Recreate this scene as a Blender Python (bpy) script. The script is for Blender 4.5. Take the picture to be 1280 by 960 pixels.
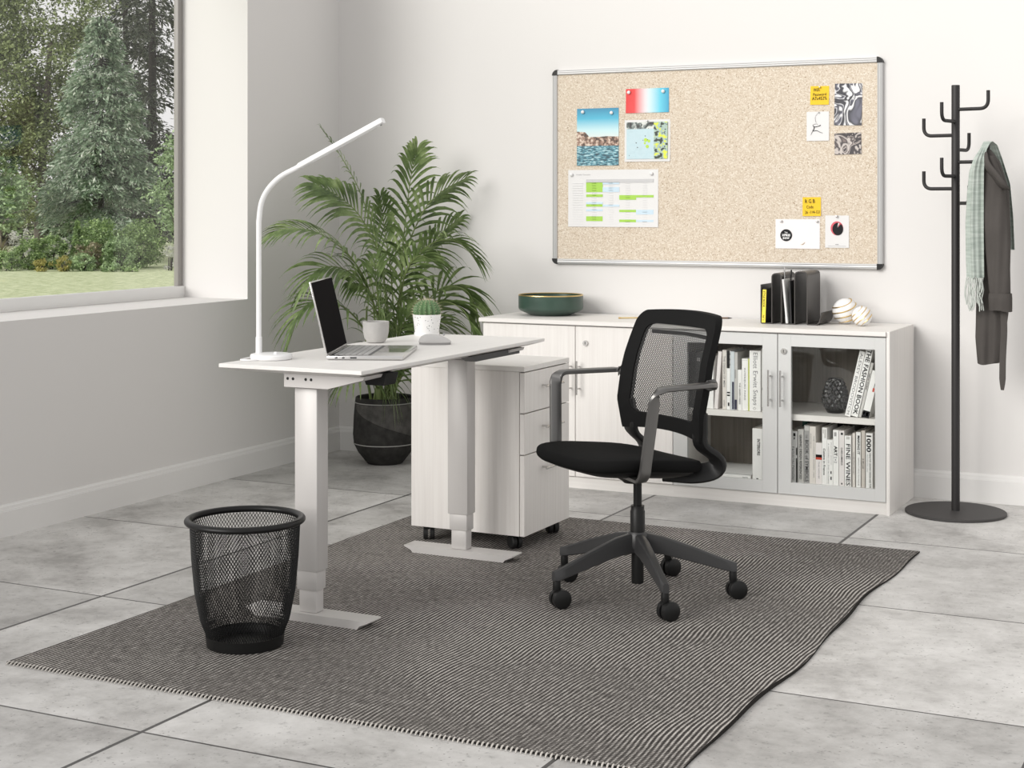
import bpy, bmesh, math, random
import numpy as np
from mathutils import Vector, Matrix

for o in list(bpy.data.objects):
    bpy.data.objects.remove(o, do_unlink=True)
SC = bpy.context.scene
COL = SC.collection
PI = math.pi
R = math.radians

# ------------------------------------------------------------------ camera, light, exposure
cam_d = bpy.data.cameras.new('camera')
cam_d.sensor_fit = 'HORIZONTAL'
cam_d.sensor_width = 36.0
cam_d.lens = 1960.0 / 1280.0 * 36.0
cam_d.shift_y = -225.0 / 1280.0
cam_d.clip_end = 400
cam = bpy.data.objects.new('camera', cam_d)
COL.objects.link(cam)
cam.location = (0, 0, 1.25)
cam.rotation_euler = (PI / 2, 0, math.atan(968 / 1960.0))
SC.camera = cam

world = bpy.data.worlds.new('overcast_sky')
SC.world = world
world.use_nodes = True
wbg = world.node_tree.nodes['Background']
wbg.inputs[0].default_value = (1.0, 0.985, 0.975, 1)
wbg.inputs[1].default_value = 0.90

sun_d = bpy.data.lights.new('sun', 'SUN')
sun_d.energy = 3.05
sun_d.angle = R(35)
sun_d.color = (1.0, 0.975, 0.94)
sun = bpy.data.objects.new('sun', sun_d)
COL.objects.link(sun)
sun.rotation_euler = Vector((0.37, 0.83, -0.34)).to_track_quat('-Z', 'Y').to_euler()

SC.view_settings.view_transform = 'Standard'
SC.view_settings.look = 'None'
SC.view_settings.gamma = 1.0
SC.view_settings.use_curve_mapping = False
SC.view_settings.exposure = -0.08

# ------------------------------------------------------------------ helpers
def root_offset(p):
    v = Vector((0, 0, 0))
    while p is not None:
        v += p.location
        p = p.parent
    return v


class MB:
    """collects shapes, then links them as ONE mesh object"""
    def __init__(self):
        self.v = []
        self.f = []

    def add(self, verts, faces):
        n = len(self.v)
        self.v.extend([tuple(p) for p in verts])
        self.f.extend([tuple(i + n for i in fc) for fc in faces])
        return self

    def bm(self, b, M=None):
        b.verts.ensure_lookup_table()
        b.verts.index_update()
        vs = [(M @ v.co) if M else v.co.copy() for v in b.verts]
        fs = [[v.index for v in f.verts] for f in b.faces]
        self.add(vs, fs)
        b.free()
        return self

    def box(self, x0, x1, y0, y1, z0, z1, bev=0.0, seg=2, M=None):
        b = bmesh.new()
        bmesh.ops.create_cube(b, size=1)
        for v in b.verts:
            v.co = Vector(((x0 + x1) / 2 + v.co.x * (x1 - x0), (y0 + y1) / 2 + v.co.y * (y1 - y0),
                           (z0 + z1) / 2 + v.co.z * (z1 - z0)))
        if bev > 0:
            bmesh.ops.bevel(b, geom=b.edges[:], offset=bev, segments=seg, affect='EDGES', profile=0.5)
        return self.bm(b, M)

    def lathe(self, prof, c=(0, 0, 0), n=48, close=True, fn=None):
        """prof: list of (r, z); fn(angle, r, z) -> r"""
        vs, fs = [], []
        m = len(prof)
        for i in range(n):
            a = 2 * PI * i / n
            for r, z in prof:
                rr = fn(a, r, z) if fn else r
                vs.append((c[0] + rr * math.cos(a), c[1] + rr * math.sin(a), c[2] + z))
        for i in range(n):
            j = (i + 1) % n
            for k in range(m - 1):
                fs.append((i * m + k, j * m + k, j * m + k + 1, i * m + k + 1))
        if close:
            fs.append(tuple(i * m for i in range(n))[::-1])
            fs.append(tuple(i * m + m - 1 for i in range(n)))
        return self.add(vs, fs)

    def tube(self, pts, r, n=10, cap=True, flat=None):
        """pts: list of points; r: number or list. flat=(a,b): elliptical half sizes"""
        pts = [Vector(p) for p in pts]
        m = len(pts)
        rs = r if isinstance(r, (list, tuple)) else [r] * m
        T = []
        for i in range(m):
            t = pts[min(i + 1, m - 1)] - pts[max(i - 1, 0)]
            T.append(t.normalized())
        up = Vector((0, 0, 1)) if abs(T[0].z) < 0.9 else Vector((0, 1, 0))
        N = (up - T[0] * up.dot(T[0])).normalized()
        vs, fs = [], []
        for i in range(m):
            N = (N - T[i] * N.dot(T[i])).normalized()
            B = T[i].cross(N)
            for k in range(n):
                a = 2 * PI * k / n
                ca, sa = math.cos(a), math.sin(a)
                if flat:
                    e = 4.0
                    q = (abs(ca) ** e + abs(sa) ** e) ** (-1 / e)
                    vs.append(pts[i] + N * ca * q * flat[0] * rs[i] + B * sa * q * flat[1] * rs[i])
                else:
                    vs.append(pts[i] + (N * ca + B * sa) * rs[i])
        for i in range(m - 1):
            for k in range(n):
                k2 = (k + 1) % n
                fs.append((i * n + k, i * n + k2, (i + 1) * n + k2, (i + 1) * n + k))
        if cap:
            fs.append(tuple(range(n))[::-1])
            fs.append(tuple((m - 1) * n + k for k in range(n)))
        return self.add(vs, fs)

    def prism(self, poly, axis, a0, a1):
        """extrude polygon along axis ('x','y','z')"""
        n = len(poly)
        def mk(p, a):
            if axis == 'x': return (a, p[0], p[1])
            if axis == 'y': return (p[0], a, p[1])
            return (p[0], p[1], a)
        vs = [mk(p, a0) for p in poly] + [mk(p, a1) for p in poly]
        fs = [tuple(range(n))[::-1], tuple(range(n, 2 * n))]
        for i in range(n):
            j = (i + 1) % n
            fs.append((i, j, n + j, n + i))
        return self.add(vs, fs)

    def sphere(self, c, r, u=16, v=10, sc=(1, 1, 1)):
        b = bmesh.new()
        bmesh.ops.create_uvsphere(b, u_segments=u, v_segments=v, radius=r)
        for q in b.verts:
            q.co = Vector((c[0] + q.co.x * sc[0], c[1] + q.co.y * sc[1], c[2] + q.co.z * sc[2]))
        return self.bm(b)

    def build(self, name, material, parent=None, local=False, smooth=35, recentre=True):
        me = bpy.data.meshes.new(name)
        me.from_pydata([tuple(p) for p in self.v], [], self.f)
        b = bmesh.new()
        b.from_mesh(me)
        bmesh.ops.recalc_face_normals(b, faces=b.faces[:])
        b.to_mesh(me)
        b.free()
        return link_mesh(name, me, material, parent, local, smooth, recentre)


def link_mesh(name, me, material, parent=None, local=False, smooth=35, recentre=True):
    if smooth:
        me.polygons.foreach_set('use_smooth', [True] * len(me.polygons))
        me.set_sharp_from_angle(angle=R(smooth))
    if material:
        for mm in (material if isinstance(material, (list, tuple)) else [material]):
            me.materials.append(mm)
    o = bpy.data.objects.new(name, me)
    COL.objects.link(o)
    if parent is not None:
        o.parent = parent
        if not local:
            off = root_offset(parent)
            me.transform(Matrix.Translation(-off))
    elif recentre and len(me.vertices):
        co = np.empty(len(me.vertices) * 3)
        me.vertices.foreach_get('co', co)
        co = co.reshape(-1, 3)
        c = Vector(((co[:, 0].min() + co[:, 0].max()) / 2, (co[:, 1].min() + co[:, 1].max()) / 2, co[:, 2].min()))
        me.transform(Matrix.Translation(-c))
        o.location = c
    return o


def tag(o, label, cat, group=None, kind=None):
    if label: o['label'] = label
    if cat: o['category'] = cat
    if group: o['group'] = group
    if kind: o['kind'] = kind
    return o


def thing(name, label, cat, loc=(0, 0, 0), rotz=0.0, group=None):
    o = bpy.data.objects.new(name, None)
    o.empty_display_size = 0.1
    COL.objects.link(o)
    o.location = loc
    o.rotation_euler = (0, 0, rotz)
    return tag(o, label, cat, group)


def struct(o):
    o['kind'] = 'structure'
    return o


def children_of(o):
    return [c for c in COL.objects if c.parent is o]


def copy_tree(o, parent=None):
    c = o.copy()
    COL.objects.link(c)
    c.parent = parent
    for ch in list(o.children):
        copy_tree(ch, c)
    return c


def spline(pts, n=24):
    """Catmull-Rom through pts"""
    P = [Vector(p) for p in pts]
    P = [P[0] * 2 - P[1]] + P + [P[-1] * 2 - P[-2]]
    out = []
    segs = len(P) - 3
    for i in range(n + 1):
        t = i / n * segs
        k = min(int(t), segs - 1)
        u = t - k
        a, b, c, d = P[k:k + 4]
        out.append(0.5 * ((2 * b) + (c - a) * u + (2 * a - 5 * b + 4 * c - d) * u * u + (3 * b - a - 3 * c + d) * u ** 3))
    return out


def fillet(pts, r, n=6):
    """polyline with rounded corners"""
    P = [Vector(p) for p in pts]
    out = [P[0]]
    for i in range(1, len(P) - 1):
        a, b, c = P[i - 1], P[i], P[i + 1]
        rr = min(r, (a - b).length * .49, (c - b).length * .49)
        p0 = b + (a - b).normalized() * rr
        p1 = b + (c - b).normalized() * rr
        for k in range(n + 1):
            t = k / n
            out.append(p0 * (1 - t) ** 2 + b * 2 * t * (1 - t) + p1 * t * t)
    out.append(P[-1])
    return out


# ------------------------------------------------------------------ text
def text_mesh(body, bold=0.0):
    cu = bpy.data.curves.new('text', 'FONT')
    cu.body = body
    cu.size = 1.0
    cu.offset = bold
    cu.resolution_u = 2
    o = bpy.data.objects.new('text', cu)
    COL.objects.link(o)
    bpy.context.view_layer.update()
    me = bpy.data.meshes.new_from_object(o.evaluated_get(bpy.context.evaluated_depsgraph_get()))
    bpy.data.objects.remove(o, do_unlink=True)
    bpy.data.curves.remove(cu)
    return me


def put_text(body, origin, xd, yd, length, height, m, parent, name='title', bold=0.0, lift=0.0006, local=False, keep=False):
    """text stretched into a length x height box whose lower-left corner is origin (world)"""
    me = text_mesh(body, bold)
    n = len(me.vertices)
    co = np.empty(n * 3)
    me.vertices.foreach_get('co', co)
    co = co.reshape(-1, 3)
    x0, x1, y0, y1 = co[:, 0].min(), co[:, 0].max(), co[:, 1].min(), co[:, 1].max()
    sy = height / (y1 - y0)
    sx = length / (x1 - x0) if length else sy
    X, Y = Vector(xd).normalized(), Vector(yd).normalized()
    Z = X.cross(Y)
    O = Vector(origin) + Z * lift
    new = [O + X * ((c[0] - x0) * sx) + Y * ((c[1] - y0) * sy) for c in co]
    me.vertices.foreach_set('co', [a for v in new for a in v])
    me.update()
    me.name = name
    return link_mesh(name, me, m, parent, local, smooth=0, recentre=False)


# ------------------------------------------------------------------ materials
MATS = {}

def nt(name):
    m = bpy.data.materials.new(name)
    m.use_nodes = True
    t = m.node_tree
    return m, t, t.nodes['Principled BSDF'], t.nodes['Material Output']


def mat(name, col, rough=0.5, metal=0.0, spec=0.5, bump=None, coat=0.0, trans=0.0, var=None):
    """bump=(noise scale, strength); var=(noise scale, amount) subtle mottling of the surface colour"""
    if name in MATS: return MATS[name]
    m, t, p, out = nt(name)
    p.inputs['Base Color'].default_value = (*col, 1)
    p.inputs['Roughness'].default_value = rough
    p.inputs['Metallic'].default_value = metal
    p.inputs['Specular IOR Level'].default_value = spec
    p.inputs['Coat Weight'].default_value = coat
    if bump or var:
        tc = t.nodes.new('ShaderNodeTexCoord')
    if bump:
        nz = t.nodes.new('ShaderNodeTexNoise'); nz.inputs['Scale'].default_value = bump[0]
        nz.inputs['Detail'].default_value = 4
        t.links.new(tc.outputs['Object'], nz.inputs['Vector'])
        bp = t.nodes.new('ShaderNodeBump'); bp.inputs['Strength'].default_value = bump[1]
        bp.inputs['Distance'].default_value = 0.002
        t.links.new(nz.outputs['Fac'], bp.inputs['Height'])
        t.links.new(bp.outputs['Normal'], p.inputs['Normal'])
    if var:
        nv = t.nodes.new('ShaderNodeTexNoise'); nv.inputs['Scale'].default_value = var[0]
        nv.inputs['Detail'].default_value = 5
        t.links.new(tc.outputs['Object'], nv.inputs['Vector'])
        rp = t.nodes.new('ShaderNodeValToRGB')
        a = var[1]
        rp.color_ramp.elements[0].position = .3; rp.color_ramp.elements[1].position = .7
        rp.color_ramp.elements[0].color = (*[c * (1 - a) for c in col], 1)
        rp.color_ramp.elements[1].color = (*[min(1, c * (1 + a)) for c in col], 1)
        t.links.new(nv.outputs['Fac'], rp.inputs['Fac'])
        t.links.new(rp.outputs['Color'], p.inputs['Base Color'])
    MATS[name] = m
    return m


def N(t, typ, **kw):
    n = t.nodes.new(typ)
    for k, v in kw.items():
        if k in ('operation', 'blend_type', 'data_type', 'wave_type', 'bands_direction', 'feature', 'distance', 'noise_dimensions', 'clamp'):
            setattr(n, k, v)
        else:
            n.inputs[k.replace('_', ' ')].default_value = v
    return n


def ramp(t, stops, interp='LINEAR'):
    r = t.nodes.new('ShaderNodeValToRGB')
    cr = r.color_ramp
    cr.interpolation = interp
    while len(cr.elements) < len(stops):
        cr.elements.new(0.5)
    for e, (pos, c) in zip(cr.elements, stops):
        e.position = pos
        e.color = (*c, 1) if len(c) == 3 else c
    return r


def woodgrain(name, c0, c1, axis='z', rough=0.45, sc=1.0):
    if name in MATS: return MATS[name]
    m, t, p, out = nt(name)
    tc = N(t, 'ShaderNodeTexCoord')
    mp = N(t, 'ShaderNodeMapping')
    s = {'z': (90, 90, 2.2), 'y': (90, 2.2, 90), 'x': (2.2, 90, 90)}[axis]
    mp.inputs['Scale'].default_value = tuple(v * sc for v in s)
    t.links.new(tc.outputs['Object'], mp.inputs['Vector'])
    nz = N(t, 'ShaderNodeTexNoise', Scale=1.0, Detail=5.0, Roughness=0.6)
    t.links.new(mp.outputs['Vector'], nz.inputs['Vector'])
    rp = ramp(t, [(0.3, c0), (0.62, c1)])
    t.links.new(nz.outputs['Fac'], rp.inputs['Fac'])
    t.links.new(rp.outputs['Color'], p.inputs['Base Color'])
    p.inputs['Roughness'].default_value = rough
    MATS[name] = m
    return m


def leaf_mat(name, c_dark, c_mid, c_light, scale=3.0, rough=0.5, transl=0.25):
    if name in MATS: return MATS[name]
    m, t, p, out = nt(name)
    tc = N(t, 'ShaderNodeTexCoord')
    nz = N(t, 'ShaderNodeTexNoise', Scale=scale, Detail=6.0, Roughness=0.7)
    t.links.new(tc.outputs['Object'], nz.inputs['Vector'])
    rp = ramp(t, [(0.33, c_dark), (0.5, c_mid), (0.66, c_light)])
    t.links.new(nz.outputs['Fac'], rp.inputs['Fac'])
    t.links.new(rp.outputs['Color'], p.inputs['Base Color'])
    p.inputs['Roughness'].default_value = rough
    tr = N(t, 'ShaderNodeBsdfTranslucent')
    t.links.new(rp.outputs['Color'], tr.inputs['Color'])
    mx = N(t, 'ShaderNodeMixShader')
    mx.inputs[0].default_value = transl
    t.links.new(p.outputs[0], mx.inputs[1])
    t.links.new(tr.outputs[0], mx.inputs[2])
    t.links.new(mx.outputs[0], out.inputs[0])
    MATS[name] = m
    return m


def glass_mat(name, tint=(1, 1, 1), refl=1.0):
    if name in MATS: return MATS[name]
    m, t, p, out = nt(name)
    t.nodes.remove(p)
    tr = N(t, 'ShaderNodeBsdfTransparent'); tr.inputs[0].default_value = (*tint, 1)
    gl = N(t, 'ShaderNodeBsdfGlossy'); gl.inputs['Roughness'].default_value = 0.02
    fr = N(t, 'ShaderNodeFresnel')
    ge = N(t, 'ShaderNodeNewGeometry')
    io = N(t, 'ShaderNodeMath', operation='MULTIPLY_ADD'); io.inputs[1].default_value = 1 / 1.5 - 1.5; io.inputs[2].default_value = 1.5
    t.links.new(ge.outputs['Backfacing'], io.inputs[0]); t.links.new(io.outputs[0], fr.inputs['IOR'])
    ml = N(t, 'ShaderNodeMath', operation='MULTIPLY'); ml.inputs[1].default_value = refl
    mx = N(t, 'ShaderNodeMixShader')
    t.links.new(fr.outputs[0], ml.inputs[0])
    t.links.new(ml.outputs[0], mx.inputs[0])
    t.links.new(tr.outputs[0], mx.inputs[1])
    t.links.new(gl.outputs[0], mx.inputs[2])
    t.links.new(mx.outputs[0], out.inputs[0])
    MATS[name] = m
    return m


WALL = mat('wall_paint', (0.715, 0.70, 0.685), 0.75, spec=0.3, bump=(120, 0.05))
TRIM = mat('trim_paint', (0.755, 0.745, 0.73), 0.55, spec=0.4)
LAM = woodgrain('white_ash_laminate', (0.755, 0.725, 0.695), (0.82, 0.795, 0.765), 'z')
LAMX = woodgrain('white_ash_laminate_across', (0.775, 0.75, 0.72), (0.82, 0.80, 0.77), 'x')
LAMY = woodgrain('white_ash_laminate_lengthwise', (0.785, 0.765, 0.74), (0.82, 0.80, 0.775), 'y')
INNER = woodgrain('cabinet_interior', (0.20, 0.175, 0.15), (0.27, 0.24, 0.205), 'z')
SILVER = mat('satin_silver_paint', (0.60, 0.58, 0.565), 0.38, metal=0.12)
DOORSIL = mat('satin_grey_door_frame', (0.66, 0.665, 0.655), 0.35, metal=0.25)
CHROME = mat('brushed_steel', (0.62, 0.61, 0.60), 0.25, metal=1.0)
ALU = mat('anodised_aluminium', (0.56, 0.56, 0.555), 0.4, metal=0.5)
BLACK = mat('black_plastic', (0.010, 0.010, 0.010), 0.42, spec=0.3)
BLACKSAT = mat('satin_black_metal', (0.010, 0.010, 0.010), 0.38, spec=0.25)
CHARC = mat('charcoal_nylon', (0.034, 0.034, 0.035), 0.42)
RUBBER = mat('black_rubber', (0.012, 0.012, 0.012), 0.6)
WHITEP = mat('white_plastic', (0.86, 0.86, 0.86), 0.35)
PAPER = mat('white_paper', (0.74, 0.735, 0.73), 0.7, spec=0.2)
PAGES = mat('book_pages', (0.78, 0.75, 0.70), 0.85, spec=0.1)
GOLD = mat('gold_metal', (0.72, 0.52, 0.22), 0.28, metal=0.9)
INK = mat('black_ink', (0.012, 0.012, 0.014), 0.6, spec=0.2)
GREYINK = mat('grey_ink', (0.22, 0.22, 0.23), 0.6, spec=0.2)
PALEINK = mat('pale_grey_ink', (0.5, 0.5, 0.5), 0.6, spec=0.2)
YELLOW = mat('yellow_print', (0.86, 0.72, 0.06), 0.5)
GLASS = glass_mat('clear_glass', (1, 1, 1), 0.5)
CABGLASS = glass_mat('cabinet_glass', (0.985, 0.99, 0.985), 0.38)

# ------------------------------------------------------------------ the room
XL, YB = -4.327, 6.773          # left wall face, back wall face
XW = -4.689                     # plane of the window frame
SILL, HEAD, Y0, Y1 = 0.808, 2.84, -1.95, 5.987
TOP = 2.92

def floor_material():
    m, t, p, out = nt('concrete_tile')
    tc = N(t, 'ShaderNodeTexCoord')
    sep = N(t, 'ShaderNodeSeparateXYZ')
    t.links.new(tc.outputs['Object'], sep.inputs[0])
    lines, ids = [], []
    for ax, off, step, wd in (('X', -3.385, 0.9545, .0062), ('Y', 2.94, 0.9625, .0038)):
        a = N(t, 'ShaderNodeMath', operation='SUBTRACT'); a.inputs[1].default_value = off
        t.links.new(sep.outputs[ax], a.inputs[0])
        d = N(t, 'ShaderNodeMath', operation='DIVIDE'); d.inputs[1].default_value = step
        t.links.new(a.outputs[0], d.inputs[0])
        fl = N(t, 'ShaderNodeMath', operation='FLOOR'); t.links.new(d.outputs[0], fl.inputs[0])
        ids.append(fl)
        r = N(t, 'ShaderNodeMath', operation='ROUND'); t.links.new(d.outputs[0], r.inputs[0])
        s = N(t, 'ShaderNodeMath', operation='SUBTRACT')
        t.links.new(d.outputs[0], s.inputs[0]); t.links.new(r.outputs[0], s.inputs[1])
        ab = N(t, 'ShaderNodeMath', operation='ABSOLUTE'); t.links.new(s.outputs[0], ab.inputs[0])
        lt = N(t, 'ShaderNodeMath', operation='LESS_THAN'); lt.inputs[1].default_value = wd
        t.links.new(ab.outputs[0], lt.inputs[0])
        lines.append(lt)
    mx = N(t, 'ShaderNodeMath', operation='MAXIMUM')
    t.links.new(lines[0].outputs[0], mx.inputs[0]); t.links.new(lines[1].outputs[0], mx.inputs[1])
    # per tile offset of the cloud pattern
    cmb = N(t, 'ShaderNodeCombineXYZ')
    t.links.new(ids[0].outputs[0], cmb.inputs[0]); t.links.new(ids[1].outputs[0], cmb.inputs[1])
    wn = N(t, 'ShaderNodeTexWhiteNoise'); t.links.new(cmb.outputs[0], wn.inputs['Vector'])
    sc = N(t, 'ShaderNodeVectorMath', operation='MULTIPLY_ADD')
    t.links.new(wn.outputs['Color'], sc.inputs[0])
    sc.inputs[1].default_value = (30, 30, 30)
    t.links.new(tc.outputs['Object'], sc.inputs[2])
    n1 = N(t, 'ShaderNodeTexNoise', Scale=3.4, Detail=10.0, Roughness=0.72, Distortion=0.12)
    t.links.new(sc.outputs[0], n1.inputs['Vector'])
    r1 = ramp(t, [(0.33, (0.30, 0.29, 0.28)), (0.47, (0.46, 0.45, 0.435)), (0.56, (0.54, 0.53, 0.515)), (0.68, (0.64, 0.63, 0.615))])
    t.links.new(n1.outputs['Fac'], r1.inputs['Fac'])
    n2 = N(t, 'ShaderNodeTexNoise', Scale=38.0, Detail=4.0, Roughness=0.7)
    t.links.new(sc.outputs[0], n2.inputs['Vector'])
    r2 = ramp(t, [(0.30, (0.55, 0.55, 0.55)), (0.42, (1, 1, 1)), (0.8, (1.0, 1.0, 1.0))])
    t.links.new(n2.outputs['Fac'], r2.inputs['Fac'])
    m1 = N(t, 'ShaderNodeMix', data_type='RGBA', blend_type='MULTIPLY'); m1.inputs[0].default_value = 0.8
    t.links.new(r1.outputs[0], m1.inputs[6]); t.links.new(r2.outputs[0], m1.inputs[7])
    # small pits
    vo = N(t, 'ShaderNodeTexVoronoi', Scale=55.0); t.links.new(sc.outputs[0], vo.inputs['Vector'])
    n3 = N(t, 'ShaderNodeTexNoise', Scale=7.0, Detail=2.0); t.links.new(sc.outputs[0], n3.inputs['Vector'])
    pm = N(t, 'ShaderNodeMath', operation='MULTIPLY_ADD'); pm.inputs[1].default_value = 0.42; pm.inputs[2].default_value = -0.115
    t.links.new(n3.outputs['Fac'], pm.inputs[0])
    pl = N(t, 'ShaderNodeMath', operation='LESS_THAN')
    t.links.new(vo.outputs['Distance'], pl.inputs[0]); t.links.new(pm.outputs[0], pl.inputs[1])
    m2 = N(t, 'ShaderNodeMix', data_type='RGBA', blend_type='MIX')
    t.links.new(pl.outputs[0], m2.inputs[0]); t.links.new(m1.outputs[2], m2.inputs[6])
    m2.inputs[7].default_value = (0.27, 0.26, 0.25, 1)
    m3 = N(t, 'ShaderNodeMix', data_type='RGBA', blend_type='MIX')
    t.links.new(mx.outputs[0], m3.inputs[0]); t.links.new(m2.outputs[2], m3.inputs[6])
    m3.inputs[7].default_value = (0.065, 0.062, 0.06, 1)
    tv = N(t, 'ShaderNodeMath', operation='MULTIPLY_ADD'); tv.inputs[1].default_value = 0.30; tv.inputs[2].default_value = 0.88
    t.links.new(wn.outputs['Value'], tv.inputs[0])
    sm = N(t, 'ShaderNodeVectorMath', operation='SCALE')
    t.links.new(m3.outputs[2], sm.inputs[0]); t.links.new(tv.outputs[0], sm.inputs['Scale'])
    t.links.new(sm.outputs[0], p.inputs['Base Color'])
    p.inputs['Roughness'].default_value = 0.48
    bp = N(t, 'ShaderNodeBump', Strength=0.25); bp.inputs['Distance'].default_value = 0.004
    inv = N(t, 'ShaderNodeMath', operation='SUBTRACT'); inv.inputs[0].default_value = 1.0
    t.links.new(mx.outputs[0], inv.inputs[1])
    t.links.new(inv.outputs[0], bp.inputs['Height'])
    t.links.new(bp.outputs[0], p.inputs['Normal'])
    return m

FLOOR = floor_material()
fl = MB().box(-4.75, 3.2, -2.2, YB + 0.2, -0.2, 0.0).build('floor', FLOOR, smooth=0, recentre=False)
struct(fl)

wl = MB()
wt = XW - 0.038
wl.box(wt, XL, -2.2, YB + 0.2, 0.0, SILL)                 # under the window
wl.box(wt, XL, -2.2, Y0, SILL, TOP)                       # nearer than the window
wl.box(wt, XL, Y1, YB + 0.2, SILL, TOP)                   # pier up to the corner
wl.box(wt, XL, Y0, Y1, HEAD, TOP)                         # lintel
struct(wl.build('wall_left', WALL, smooth=0, recentre=False))
struct(MB().box(XL, 3.2, YB, YB + 0.2, 0.0, TOP).build('wall_back', WALL, smooth=0, recentre=False))

def skirting(name, axis, a0, a1, face, sgn):
    prof = [(0, 0), (0.016, 0), (0.016, 0.094), (0.0145, 0.096), (0.0145, 0.099), (0.0125, 0.101), (0.0105, 0.112),
            (0.008, 0.114), (0.006, 0.118), (0, 0.119)]
    poly = [(face + sgn * d, z) for d, z in prof]
    return struct(MB().prism(poly, axis, a0, a1).build(name, TRIM, smooth=20, recentre=False))
skirting('baseboard_back', 'x', XL, 3.2, YB, -1)
skirting('baseboard_left', 'y', -2.2, YB, XL, 1)

# window: aluminium frame with two panes, deep white reveal
WF = mat('window_frame_white', (0.78, 0.775, 0.765), 0.4)
WFG = mat('window_frame_grey', (0.30, 0.285, 0.27), 0.45)
win = MB()
win.box(XW - 0.0375, XW, Y0, Y1, SILL, 0.862, 0.002)
win.box(XW - 0.0375, XW, Y0, Y1, HEAD - 0.05, HEAD, 0.002)
win = struct(win.build('window_1', WF, recentre=False))
jm = MB()
for a, b in ((Y1 - 0.036, Y1), (2.02, 2.08), (Y0, Y0 + 0.058)):
    jm.box(XW - 0.037, XW - 0.012, a, b, 0.862, HEAD - 0.05, 0.002)
jm.build('frame_upright', WFG, win)
MB().box(XW - 0.035, XW - 0.029, Y0 + 0.05, 2.022, 0.86, HEAD - 0.05).build('pane', GLASS, win)
MB().box(XW - 0.035, XW - 0.029, 2.078, Y1 - 0.02, 0.86, HEAD - 0.05).build('pane', GLASS, win)

# ------------------------------------------------------------------ rug
def rug_material():
    m, t, p, out = nt('woven_stripe_rug')
    tc = N(t, 'ShaderNodeTexCoord')
    nz = N(t, 'ShaderNodeTexNoise', Scale=2.6, Detail=1.0); t.links.new(tc.outputs['Object'], nz.inputs['Vector'])
    mp = N(t, 'ShaderNodeMapping'); mp.inputs['Scale'].default_value = (300, 26, 1)
    t.links.new(tc.outputs['Object'], mp.inputs['Vector'])
    hz = N(t, 'ShaderNodeTexNoise', Scale=1.0, Detail=4.0, Roughness=0.7); t.links.new(mp.outputs[0], hz.inputs['Vector'])
    sep = N(t, 'ShaderNodeSeparateXYZ'); t.links.new(tc.outputs['Object'], sep.inputs[0])
    a = N(t, 'ShaderNodeMath', operation='MULTIPLY_ADD'); a.inputs[1].default_value = 0.05
    t.links.new(nz.outputs['Fac'], a.inputs[0]); t.links.new(sep.outputs['X'], a.inputs[2])
    b = N(t, 'ShaderNodeMath', operation='MULTIPLY'); b.inputs[1].default_value = 2 * PI / 0.0125
    t.links.new(a.outputs[0], b.inputs[0])
    s = N(t, 'ShaderNodeMath', operation='SINE'); t.links.new(b.outputs[0], s.inputs[0])
    # weave across the stripes
    c = N(t, 'ShaderNodeMath', operation='MULTIPLY'); c.inputs[1].default_value = 2 * PI / 0.011
    t.links.new(sep.outputs['Y'], c.inputs[0])
    w = N(t, 'ShaderNodeMath', operation='SINE'); t.links.new(c.outputs[0], w.inputs[0])
    k = N(t, 'ShaderNodeMath', operation='MULTIPLY_ADD'); k.inputs[1].default_value = 0.22
    lf = N(t, 'ShaderNodeTexNoise', Scale=1.3, Detail=3.0); t.links.new(tc.outputs['Object'], lf.inputs['Vector'])
    lr = ramp(t, [(.38, (.25,) * 3), (.62, (1.0,) * 3)]); t.links.new(lf.outputs['Fac'], lr.inputs['Fac'])
    sm = N(t, 'ShaderNodeMath', operation='MULTIPLY'); t.links.new(s.outputs[0], sm.inputs[0]); t.links.new(lr.outputs[0], sm.inputs[1])
    t.links.new(w.outputs[0], k.inputs[0]); t.links.new(sm.outputs[0], k.inputs[2])
    h2 = N(t, 'ShaderNodeMath', operation='MULTIPLY_ADD'); h2.inputs[1].default_value = 3.0; h2.inputs[2].default_value = -1.5
    t.links.new(hz.outputs['Fac'], h2.inputs[0])
    k2 = N(t, 'ShaderNodeMath', operation='ADD'); t.links.new(k.outputs[0], k2.inputs[0]); t.links.new(h2.outputs[0], k2.inputs[1])
    n = N(t, 'ShaderNodeMath', operation='MULTIPLY_ADD'); n.inputs[1].default_value = 0.4; n.inputs[2].default_value = 0.5
    t.links.new(k2.outputs[0], n.inputs[0])
    r = ramp(t, [(0.25, (0.048, 0.044, 0.041)), (0.55, (0.158, 0.147, 0.137)), (0.88, (0.57, 0.54, 0.505))])
    t.links.new(n.outputs[0], r.inputs['Fac'])
    t.links.new(r.outputs[0], p.inputs['Base Color'])
    p.inputs['Roughness'].default_value = 0.95
    p.inputs['Specular IOR Level'].default_value = 0.1
    bp = N(t, 'ShaderNodeBump', Strength=0.6); bp.inputs['Distance'].default_value = 0.004
    t.links.new(n.outputs[0], bp.inputs['Height']); t.links.new(bp.outputs[0], p.inputs['Normal'])
    return m

RX0, RX1, RY0, RY1 = -3.125, -1.185, 3.215, 5.685
def rug_z(x, y):
    """the rug lies flat, with soft ripples along its free right border"""
    e = max(0.0, (x - (-1.75)) / (RX1 + 1.75))
    f = max(0.0, min(1.0, (RY1 - y) / 0.25)) * max(0.0, min(1.0, (y - RY0) / 0.2))
    g = e * e * f * (0.5 + 0.5 * math.sin((y - 0.35 * x) * 6.2 + 0.9)) * 0.010
    return 0.006 + g

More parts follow.
